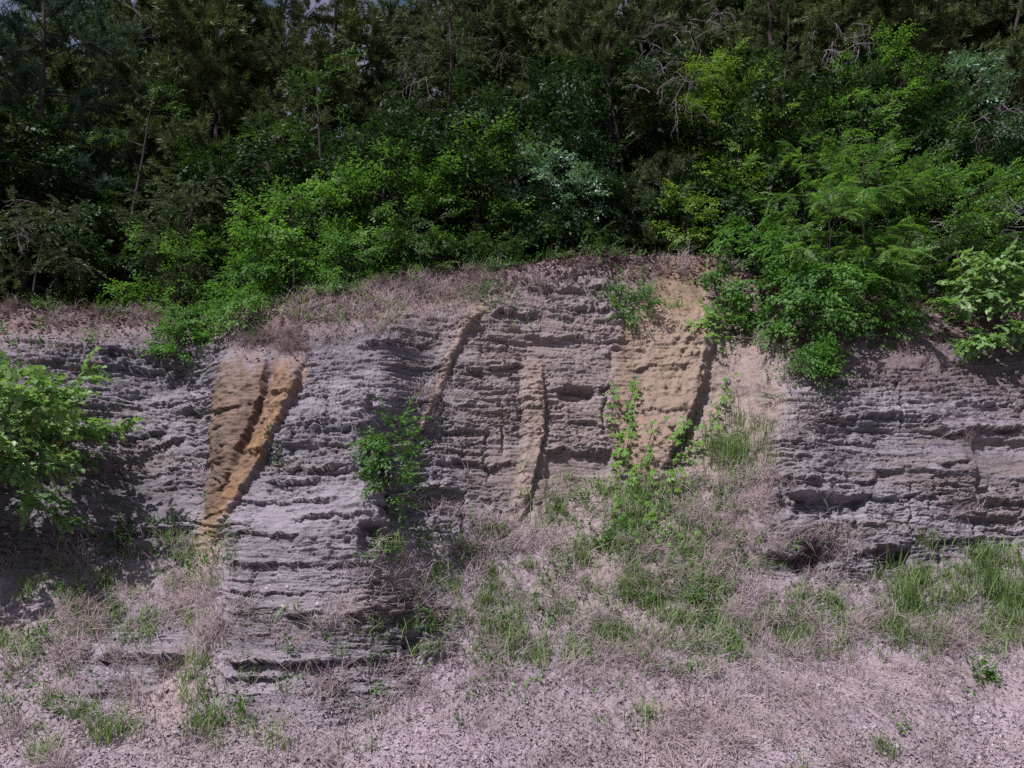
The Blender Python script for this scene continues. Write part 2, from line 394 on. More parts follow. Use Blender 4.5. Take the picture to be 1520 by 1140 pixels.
cl = np.clip(clay1 + clay2, 0, 1)
mBs = blur(blur(mB, 2, 1), 2, 0)
va2, ea2 = voro(wx, wz, .09, .06, 460)
claytex = 0.005 * va2 + 0.03 * fbm(x_ * 6 + z_ * 2.5, z_ * 1.6, 4, 44) + 0.016 * fbm(x_ * 20, z_ * 18, 4, 45) + 0.006 * b3
grd = sst(7.0, 7.8, BY)
D = (disp * (0.3 + 0.7 * np.clip(rock + cl + mA + mB, 0, 1)) + shale * rock * (1 - .4 * mBs) + loose * (1 - rock) * (1 - cl) + claytex * cl) * grd + 0.01 * fbm(x_ * 6, BY * 6, 3, 47) * (1 - grd)
DN = nrm(BN + np.array([0, -0.9, 0.0]))
G = B + DN * D[..., None]

# natural colours (linear base colours, shade painted in at left wall and right bank)
def C(*c): return np.array(c)
n1 = fbm(x_ * 1.3, z_ * 2.0, 4, 61)[..., None]; n2 = fbm(x_ * 7, z_ * 15, 3, 62)[..., None]; n3 = fbm(x_ * 0.5 + 9, z_ * 0.6, 3, 63)[..., None]
bed = 1.6 * (0.40 * np.clip(va, -1, 1) + 0.35 * hsh(k1, 0, 5) + 0.35 * hsh(k2, c2, 6) + 0.3 * hsh(k3, c3, 7))[..., None]
rockc = C(.182, .161, .188) * (1 + 0.22 * bed + 0.14 * n1 + 0.10 * n2)
brown = sst(0.0, 0.6, fbm(x_ * 0.9, z_ * 3.2, 4, 64) + 0.25 * hsh(k2, 3, 9) + 0.28 * np.exp(-((U - 760) / 190) ** 2) - .12 * np.exp(-((U - 430) / 130) ** 2))[..., None]
rockc = rockc * (1 - 0.65 * brown) + C(.150, .120, .118) * 0.65 * brown
talus = C(.240, .194, .228) * (1 + 0.16 * n1 + 0.14 * n2)
pinkw = sst(0.0, 0.6, fbm(x_ * 0.6, z_ * 1.5 + BY, 4, 65))[..., None]
talus = talus * (1 - 0.6 * pinkw) + C(.228, .176, .185) * 0.6 * pinkw
soil = C(.135, .098, .098) * (1 + 0.3 * n1 + 0.25 * n2)
r_ = rock[..., None]
tint = rockc * r_ + talus * (1 - r_)
topm = (1 - sst(470, 520, Vp - 30 * sst(1050, 1250, U) * 0 + 18 * fbm(U / 50, Vp / 30, 3, 66) - np.interp(us, [-500, 300, 560, 720, 950, 1080, 1200, 2000], [10, 12, -10, -45, -60, 0, 60, 70])[None, :]))[..., None]
tint = tint * (1 - topm * (1 - 0.55 * r_)) + soil * 1.05 * topm * (1 - 0.55 * r_)
greyb_shade = poly_mask([(1180, 440), (1500, 450), (2060, 440), (2060, 600), (1500, 590), (1200, 570)], 14, 8, 67)[..., None]  # grey-brown bank soil, darkened further with painted shade under the bushes
tint = tint * (1 - greyb_shade * .85) + C(.125, .098, .108) * greyb_shade * .85
rock_shade = poly_mask([(-560, 700), (60, 690), (250, 700), (270, 800), (150, 830), (-560, 850)], 20, 14, 68)[..., None]  # left wall: dark weathered rock, with part of its shade painted in
tint = tint * (1 - .34 * rock_shade)
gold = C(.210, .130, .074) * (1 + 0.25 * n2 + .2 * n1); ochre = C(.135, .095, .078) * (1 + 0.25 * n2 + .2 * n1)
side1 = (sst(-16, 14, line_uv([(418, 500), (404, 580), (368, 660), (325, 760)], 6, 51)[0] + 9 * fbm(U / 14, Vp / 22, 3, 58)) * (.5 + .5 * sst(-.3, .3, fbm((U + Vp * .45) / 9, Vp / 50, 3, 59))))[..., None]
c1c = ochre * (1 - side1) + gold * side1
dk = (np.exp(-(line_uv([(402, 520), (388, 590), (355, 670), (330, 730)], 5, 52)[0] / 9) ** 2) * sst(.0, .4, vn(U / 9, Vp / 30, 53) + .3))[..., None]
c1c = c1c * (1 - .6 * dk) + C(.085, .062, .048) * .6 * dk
c1c = c1c * (1 + .28 * fbm((U + Vp * .42) / 3.5, Vp / 45, 3, 59)[..., None] + .25 * fbm(U / 5, Vp / 5, 3, 60)[..., None])
m = (clay1 * sst(492, 575, Vp + 34 * fbm(U / 12, Vp / 14, 3, 57)))[..., None]; topf = sst(505, 600, Vp)[..., None]
c1c = c1c * (0.35 + .65 * topf) + C(.17, .122, .10) * (0.65 * (1 - topf))
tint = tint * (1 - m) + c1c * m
m = clay2[..., None] * 0.95
c2c = C(.200, .138, .094) * (1 + .2 * n1 + .14 * n2)
tint = tint * (1 - m) + c2c * m
m = clay3[..., None] * 0.65; tint = tint * (1 - m) + C(.205, .158, .136) * (1 + .25 * n2) * m
m = mB[..., None] * .85; tint = tint * (1 - m) + C(.245, .190, .172) * (1 + .35 * n2) * m
m = mA[..., None] * .8; tint = tint * (1 - m) + C(.27, .205, .175) * (1 + .25 * n2) * m
dirt = poly_mask([(160, 1070), (250, 1010), (285, 960), (300, 990), (290, 1060), (240, 1080)], 10, 12, 54)[..., None] * .6
dirt4 = poly_mask([(300, 770), (335, 770), (322, 820), (300, 880), (262, 930), (255, 890), (285, 830)], 10, 8, 75)[..., None] * .6
dirt2 = poly_mask([(960, 1060), (1010, 1040), (1030, 1150), (970, 1150)], 10, 14, 55)[..., None] * .5
dirt3 = poly_mask([(560, 440), (1100, 430), (1160, 560), (1060, 960), (820, 960), (760, 800), (700, 560)], 30, 40, 56)[..., None] * .5
for m, c in ((dirt, C(.30, .225, .19)), (dirt4, C(.27, .19, .135)), (dirt2, C(.31, .235, .195)), (dirt3, C(.245, .19, .165))): tint = tint * (1 - m) + c * m
tint = np.clip(tint, .02, .8)
rk_attr = np.clip(rock + .3 * (mA + mB), 0, 1)

TM = terrain_mat()
idx = np.arange(NV * NU).reshape(NV, NU)
FQ = np.stack([idx[:-1, :-1], idx[:-1, 1:], idx[1:, 1:], idx[1:, :-1]], -1).reshape(-1, 4)
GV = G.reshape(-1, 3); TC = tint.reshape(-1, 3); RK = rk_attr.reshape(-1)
kindmap = np.zeros(U.shape, dtype=int)                              # 0 loose slope
kindmap[rock > 0.5] = 1
kindmap[(clay3 > .6) & (Vp < 700)] = 0
kindmap[clay2 > .5] = 3
kindmap[(clay1 > .5) & (Vp > 520)] = 2
kindmap[mA > .5] = 4; kindmap[mB > .5] = 5
FK = kindmap[:-1, :-1].reshape(-1)
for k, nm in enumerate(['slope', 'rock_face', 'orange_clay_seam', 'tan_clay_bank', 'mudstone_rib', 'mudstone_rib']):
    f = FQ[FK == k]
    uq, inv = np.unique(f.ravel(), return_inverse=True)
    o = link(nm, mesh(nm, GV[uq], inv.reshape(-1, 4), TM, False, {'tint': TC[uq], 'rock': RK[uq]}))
    o['kind'] = 'structure'

def at(u, v):
    """point of the cut surface that the photograph shows near (u, v)"""
    c = np.clip((u - us[0]) / (us[1] - us[0]), 0, NU - 1); t = np.clip((v - V0) / (lip(u) - V0), 0, 1) * (NV - 1)
    ci = np.clip(np.round(c).astype(int), 0, NU - 1); ri = np.clip(np.round(t).astype(int), 0, NV - 1)
    return G[ri, ci], BN[ri, ci]

# wooded ground behind the lip
LX, LY, LZ = G[-1, :, 0], blur(G[-1][:, 1][None, :], 6, 1)[0], blur(G[-1][:, 2][None, :], 6, 1)[0]
def rise(u):
    return np.interp(u, [-520, 200, 700, 1050, 1300, 2040], [.10, .09, .12, .24, .42, .46])
def top(u, d):
    """point on the wooded ground d metres behind the lip along column u"""
    u = np.asarray(u, float); d = np.asarray(d, float)
    lx = np.interp(u, us, LX); ly = np.interp(u, us, LY); lz = np.interp(u, us, LZ)
    y = ly + d; x = lx * y / ly
    z = lz + rise(u) * (14 * (1 - np.exp(-d / 14))) + 0.12 * fbm(x * .5, y * .5, 3, 81) * np.clip(d, 0, 1)
    return np.stack([x, y, z], -1)
dd = np.concatenate([[0], np.cumsum(np.geomspace(.06, 6, 60))])
uc = us[::5]
PG = np.stack([top(uc, np.full(len(uc), d)) for d in dd])
PG[0] = G[-1, ::5]
pi_ = np.arange(len(dd) * len(uc)).reshape(len(dd), len(uc))
PF = np.stack([pi_[:-1, :-1], pi_[:-1, 1:], pi_[1:, 1:], pi_[1:, :-1]], -1).reshape(-1, 4)
pc = np.repeat(C(.085, .062, .052)[None, :], len(dd) * len(uc), 0) * (1 + .3 * fbm(PG[..., 0] * 2, PG[..., 1] * 2, 3, 82).reshape(-1, 1))
o = link('hill', mesh('hill', PG.reshape(-1, 3), PF, TM, True, {'tint': pc, 'rock': np.zeros(len(pc))})); o['kind'] = 'structure'
# roadside ground under and behind the camera
gv = np.array([[-400, -400, -.03], [400, -400, -.03], [400, 400, -.03], [-400, 400, -.03]], float)
o = link('ground', mesh('ground', gv, [[0, 1, 2, 3]], TM, False, {'tint': np.repeat(C(.27, .24, .25)[None], 4, 0), 'rock': np.zeros(4)})); o['kind'] = 'structure'

# ------------------------------------------------------------------ foliage building blocks
def frame(Dv, Nv):
    Dv = nrm(Dv); S = nrm(np.cross(Dv, Nv)); N_ = np.cross(S, Dv)
    return Dv, S, N_

def inst(tv, tf, P, Dv, Nv, sc):
    """copies of a small template (along, side, normal) at P, numerically"""
    Dv, S, N_ = frame(Dv, Nv); k = len(P)
    sc = np.broadcast_to(np.asarray(sc, float), (k,))
    V = P[:, None] + sc[:, None, None] * (tv[None, :, 0:1] * Dv[:, None] + tv[None, :, 1:2] * S[:, None] + tv[None, :, 2:3] * N_[:, None])
    Fq = tf[None] + (np.arange(k) * len(tv))[:, None, None]
    return V.reshape(-1, 3), Fq.reshape(-1, tf.shape[1])

def tube(P, r, n=5):
    P = np.asarray(P, float); r = np.broadcast_to(np.asarray(r, float), (len(P),))
    T = nrm(np.gradient(P, axis=0)); ref = np.array([.31, .95, .1]); S = nrm(np.cross(T, ref)); Q = np.cross(S, T)
    a = np.arange(n) / n * 2 * math.pi
    V = P[:, None] + r[:, None, None] * (np.cos(a)[None, :, None] * S[:, None] + np.sin(a)[None, :, None] * Q[:, None])
    i = np.arange(len(P) * n).reshape(len(P), n); j = np.roll(i, -1, 1)
    Fq = np.stack([i[:-1], j[:-1], j[1:], i[1:]], -1).reshape(-1, 4)
    return V.reshape(-1, 3), Fq

def T_leaf(w=.5, f=.12):          # pointed leaf, folded on its midrib
    return np.array([[0, 0, 0], [.42, w / 2, f], [1, 0, -.08], [.42, -w / 2, f]]), np.array([[0, 2, 1], [0, 3, 2]])
def T_heart():
    v = [[0, 0, 0], [-.10, .26, .03], [.12, .47, .07], [.42, .45, .06], [.72, .24, .0], [1, 0, -.14], [.72, -.24, .0], [.42, -.45, .06], [.12, -.47, .07], [-.10, -.26, .03], [.45, 0, -.02]]
    return np.array(v), np.array([[10, i, i + 1] for i in range(0, 9)] + [[10, 9, 0]])
def combine(lt, P, Dv, Nv, sc): return inst(lt[0], lt[1], np.array(P, float), np.array(Dv, float), np.array(Nv, float), sc)
def rv(n, s=1.0, g=R): return g.normal(0, s, (n, 3))

def T_spray(lt, n, ln, leaf, seed, droop=.25, spread=.9, up=.3):
    """twig with alternate leaves held in a loose flat layer; unit frame, size in metres"""
    g = np.random.default_rng(seed); t = (np.arange(n) + .6) / n
    side = np.where(np.arange(n) % 2 == 0, 1, -1)
    P = np.stack([t * ln, side * .012 + g.normal(0, .10 * ln, n), -droop * ln * t ** 2 + g.normal(0, .05 * ln, n)], -1)
    ang = spread * (1 - .45 * t) + g.normal(0, .38, n)
    Dv = np.stack([np.cos(ang), side * np.sin(ang), -.25 - .3 * t + g.normal(0, .22, n)], -1)
    Nv = np.stack([g.normal(0, up, n), g.normal(0, up, n), np.ones(n)], -1)
    V, Fq = combine(lt, P, Dv, Nv, leaf * g.uniform(.65, 1.15, n) * (1 - .3 * t))
    return V, Fq
def T_needles(n, ln, nl, wd, seed, flat=.35, droop=.2):
    g = np.random.default_rng(seed); t = np.sort(g.uniform(0.05, 1, n))
    a = g.uniform(0, 2 * math.pi, n)
    P = np.stack([t * ln, np.zeros(n), -droop * ln * t ** 2], -1)
    Dv = nrm(np.stack([np.full(n, .75), np.cos(a), np.sin(a) * flat + .1], -1))
    S = nrm(np.cross(Dv, g.normal(0, 1, (n, 3)))) * wd
    L = nl * g.uniform(.6, 1.2, n)[:, None]
    V = np.stack([P - S, P + S, P + Dv * L], 1).reshape(-1, 3)
    return V, np.arange(3 * n).reshape(-1, 3)
def T_frond(seed, npair=11, ln=.26, lw=.055):
    """feathery compound leaf with narrow leaflets in pairs"""
    g = np.random.default_rng(seed); P, Dv, Nv, S = [], [], [], []
    for i in range(npair):
        t = (i + .8) / npair
        for sd in (-1, 1):
            P.append([t * ln, 0, -.35 * ln * t * t]); Dv.append([.45, sd, -.25 + g.normal(0, .15)]); Nv.append([g.normal(0, .2), 0, 1]); S.append(lw * (1.1 - .6 * abs(t - .45)) * g.uniform(.85, 1.1))
    return combine(T_leaf(.42, .05), P, Dv, Nv, np.array(S))
def T_five(seed, leaf=.09):
    g = np.random.default_rng(seed); a = np.array([-1.5, -.75, 0, .75, 1.5])
    Dv = np.stack([np.cos(a), np.sin(a), np.full(5, -.25)], -1)
    return combine(T_leaf(.5, .08), np.zeros((5, 3)), Dv, np.array([[0, 0, 1.]] * 5) + g.normal(0, .12, (5, 3)), leaf * np.array([.7, .9, 1, .9, .7]))
def T_tuft(n, h, seed, lean=.5, wd=.0035, spread=.05):
    g = np.random.default_rng(seed); parts = []
    V = []; Fq = []; c = 0
    for i in range(n):
        a = g.uniform(0, 2 * math.pi); l = h * g.uniform(.5, 1.15); le = lean * g.uniform(.3, 1.5)
        b = np.array([g.normal(0, spread), g.normal(0, spread), 0]); d = np.array([math.cos(a), math.sin(a), 0]); s = np.array([-d[1], d[0], 0]) * wd * g.uniform(.7, 1.4)
        rows = 5
        for k in range(rows):
            t = k / (rows - 1); p = b + d * le * l * t ** 2.0 * 1.0 + np.array([0, 0, l * (t - .38 * le * t ** 2.4)])
            wv = s * (1 - t ** 2) + s * .08
            V += [p - wv, p + wv]
            if k: Fq.append([c + 2 * k - 2, c + 2 * k - 1, c + 2 * k + 1, c + 2 * k])
        c += rows * 2
    return np.array(V), np.array(Fq)
# template tuft z axis is up: use (along=x, side=y, normal=z)

def curve(p0, d0, ln, n, bend, wob, g):
    """wandering branch: start, direction, length; bend is added to the direction on the way"""
    P = [np.array(p0, float)]; d = nrm(np.array(d0, float)); st = ln / (n - 1)
    for i in range(n - 1):
        d = nrm(d + np.asarray(bend) / (n - 1) + g.normal(0, wob, 3)); P.append(P[-1] + d * st)
    return np.array(P)

LB = {}
DENS = 2.2
def lib():
    LB['broad'] = [T_spray(T_leaf(.6), 16, .34, .085, s) for s in range(4)]
    LB['small'] = [T_spray(T_leaf(.6), 20, .28, .058, 10 + s) for s in range(4)]
    LB['elm'] = [T_spray(T_leaf(.6), 18, .32, .072, 20 + s, .2, .8, .3) for s in range(4)]
    LB['frond'] = [T_frond(s, 8, .21, .060) for s in range(4)]
    LB['heart'] = [T_spray(T_heart(), 10, .28, .092, 30 + s, .3, .9, .35) for s in range(4)]
    LB['pine'] = [T_needles(64, .24, .10, .0052, s, .9, -.1) for s in range(4)]
    LB['cedar'] = [T_needles(80, .32, .06, .0055, 40 + s, .35, .35) for s in range(4)]
    LB['tiny'] = [T_spray(T_leaf(.6), 9, .10, .030, 70 + s) for s in range(4)]
    LB['far'] = [T_spray(T_leaf(.65), 16, .5, .11, 50 + s) for s in range(3)]
    LB['farpine'] = [T_needles(90, .46, .15, .010, 60 + s, .8, .1) for s in range(3)]
lib()

def grow(kind, H, W, seed, base_h=.25, nlimb=16, dens=1.0, layer=.15, lean=(0, 0), shape='round', trunk_r=None, droopb=-.15, fwd=0.0, low=0.0, sub_len=.45, gap=.0):
    """trunk with limbs, and crown of leaf sprays; returns (wood geometry, crown geometry) around the origin.
    low: how far (m) the lowest limbs hang below their start."""
    g = np.random.default_rng(seed)
    nlimb = max(8, int(nlimb * .8)); dens = dens * 1.2
    tr = trunk_r or .012 + .011 * H
    tp = curve((0, 0, -.1), (lean[0] * .5, lean[1] * .5, 1), H * .97, 12, (lean[0], lean[1], 0), .05, g)
    wood = [tube(tp, np.linspace(tr, tr * .12, 12), 7)]
    P, Dv, Nv = [], [], []
    gold_a = g.uniform(0, 6.28)
    for i in range(nlimb):
        t = base_h + (1 - base_h) * ((i + g.uniform(.1, .9)) / nlimb) ** .9
        j = min(int(t * 11), 10); f = t * 11 - j; p0 = tp[j] * (1 - f) + tp[j + 1] * f
        q = (t - base_h) / (1 - base_h)
        if shape == 'round': L = W * (.35 + .65 * math.sin(math.pi * min(1, .18 + q * .80))) * g.uniform(.6, 1.12)
        elif shape == 'cone': L = W * (1.05 - .85 * q) * g.uniform(.6, 1.1)
        elif shape == 'wide': L = W * (1.0 - .35 * q) * g.uniform(.65, 1.1)
        else: L = W * (.55 + .45 * math.sin(math.pi * q)) * g.uniform(.4, 1.2)
        L = max(L, .18); gold_a += 2.4 + g.normal(0, .35)
        el = -.15 + .95 * q + g.normal(0, .14) if shape != 'cone' else .05 + .5 * q + g.normal(0, .12)
        d = np.array([math.cos(gold_a), math.sin(gold_a) - fwd, math.sin(el)])
        lp = curve(p0, d, L, 9, (0, 0, droopb - low * (1 - q)), .07, g)
        wood.append(tube(lp, np.linspace(max(tr * .38 * (1 - .6 * q), .006), .003, 9), 4))
        if g.uniform() < gap: continue
        nsub = max(3, int(L / .21))
        for k in range(nsub):
            u = .22 + .78 * (k + g.uniform(0, .9)) / nsub
            jj = min(int(u * 8), 7); ff = u * 8 - jj; sp = lp[jj] * (1 - ff) + lp[jj + 1] * ff
            ld = nrm(lp[min(jj + 1, 8)] - lp[jj]); side = nrm(np.cross(ld, [0, 0, 1.])) * (1 if k % 2 else -1)
            sl_ = sub_len * (1.15 - .6 * u) * g.uniform(.6, 1.3) * min(1.3, max(.5, L / 1.2))
            sd = ld * .75 + side * g.uniform(.5, 1.1) + np.array([0, 0, g.normal(.05, layer)])
            sc_ = curve(sp, sd, sl_, 5, (0, 0, droopb), .07, g)
            if k % 2 == 0: wood.append(tube(sc_, np.linspace(.005, .0015, 5), 3))
            ns = max(1, int(DENS * dens * sl_ / .085 + g.uniform()))
            for _ in range(ns):
                w_ = g.uniform(.05, 1); a = min(int(w_ * 4), 3); b = w_ * 4 - a
                P.append(sc_[a] * (1 - b) + sc_[a + 1] * b)
                dd_ = nrm(sc_[a + 1] - sc_[a]); Dv.append(dd_ + g.normal(0, .42, 3) + np.array([0, 0, .05]))
                o = P[-1] * np.array([1, 1, 0]); Nv.append(np.array([0, 0, 1.]) + .35 * nrm(o + 1e-6) + g.normal(0, layer * 1.6, 3))
    P, Dv, Nv = np.array(P), np.array(Dv), np.array(Nv)
    P, Dv, Nv = P[:], Dv[:], Nv[:]
    ls = LB[kind]; which = g.integers(0, len(ls), len(P)); parts = []
    for k, (tv, tf) in enumerate(ls):
        mk = which == k
        if mk.any(): parts.append(inst(tv, tf, P[mk], Dv[mk], Nv[mk], g.uniform(.75, 1.2, mk.sum())))
    return cat_geo(wood), cat_geo(parts)

BARK = bark_mat('grey_brown_bark', (.022, .018, .018), (.075, .06, .06))
DEADW = bark_mat('weathered_dead_wood', (.12, .10, .11), (.28, .24, .27))
M_ = {
    'deep': leaf_mat('shade_leaves', (.012, .030, .012), (.036, .070, .022), .25),  # shade of the deep rows put into a darker leaf colour
    'pine': leaf_mat('pine_needles', (.035, .060, .022), (.115, .150, .055), .12, .6),
    'cedar': leaf_mat('cedar_sprays', (.036, .062, .026), (.115, .145, .068), .12, .6),
    'bluepine': leaf_mat('bluish_needles', (.030, .062, .040), (.065, .105, .068), .12, .6),
    'green': leaf_mat('green_leaves', (.022, .058, .018), (.150, .285, .062), .42),
    'dark': leaf_mat('dark_green_leaves', (.018, .044, .014), (.070, .125, .034), .32),
    'lime': leaf_mat('yellow_green_leaves', (.085, .155, .028), (.21, .31, .065), .36),
    'pale': leaf_mat('pale_backed_leaves', (.060, .130, .080), (.18, .29, .19), .2, .4, spec=.5),
    'locust': leaf_mat('locust_leaflets', (.026, .070, .024), (.145, .255, .066), .40),
    'heart': leaf_mat('heart_leaves', (.10, .19, .075), (.22, .33, .13), .38, .42, spec=.4),
    'vine': leaf_mat('creeper_leaves', (.09, .20, .035), (.18, .31, .06), .40, .45),
    'shrub': leaf_mat('shrub_leaves', (.030, .090, .026), (.125, .25, .06), .40),
    'pod': leaf_mat('brown_seed_pods', (.14, .06, .035), (.24, .115, .06), .1, .7),
    'red': leaf_mat('rusty_dry_leaves', (.12, .05, .025), (.23, .10, .05), .2, .7),
}

def add_tree(name, label, cat, pos, wood, crown, mat, group=None, rz=0., extra=None, crown_name='crown', wood_name='trunk', wmat=BARK):
    e = empty(name, pos, rz); tag(e, label, cat, group)
    link(wood_name, mesh(wood_name, wood[0], wood[1], wmat, True), e)
    link(crown_name, mesh(crown_name, crown[0], crown[1], mat), e)
    return e

def height_to(pos, v_top):
    return CAMZ + pos[1] * Tof(v_top) - pos[2]

def tree_at(spec, u, d, v_top, wpx, leaf, mat, name, label, cat, seed, group=None, **kw):
    pos = top(u, d) if d is not None else at(u[0], u[1])[0]
    H = max(.3, height_to(pos, v_top)); W = wpx / 2 * pos[1] / F_PX
    wood, crown = grow(leaf, H, W, seed, **kw)
    return add_tree(name, label, cat, Vector(pos), wood, crown, M_[mat], group)

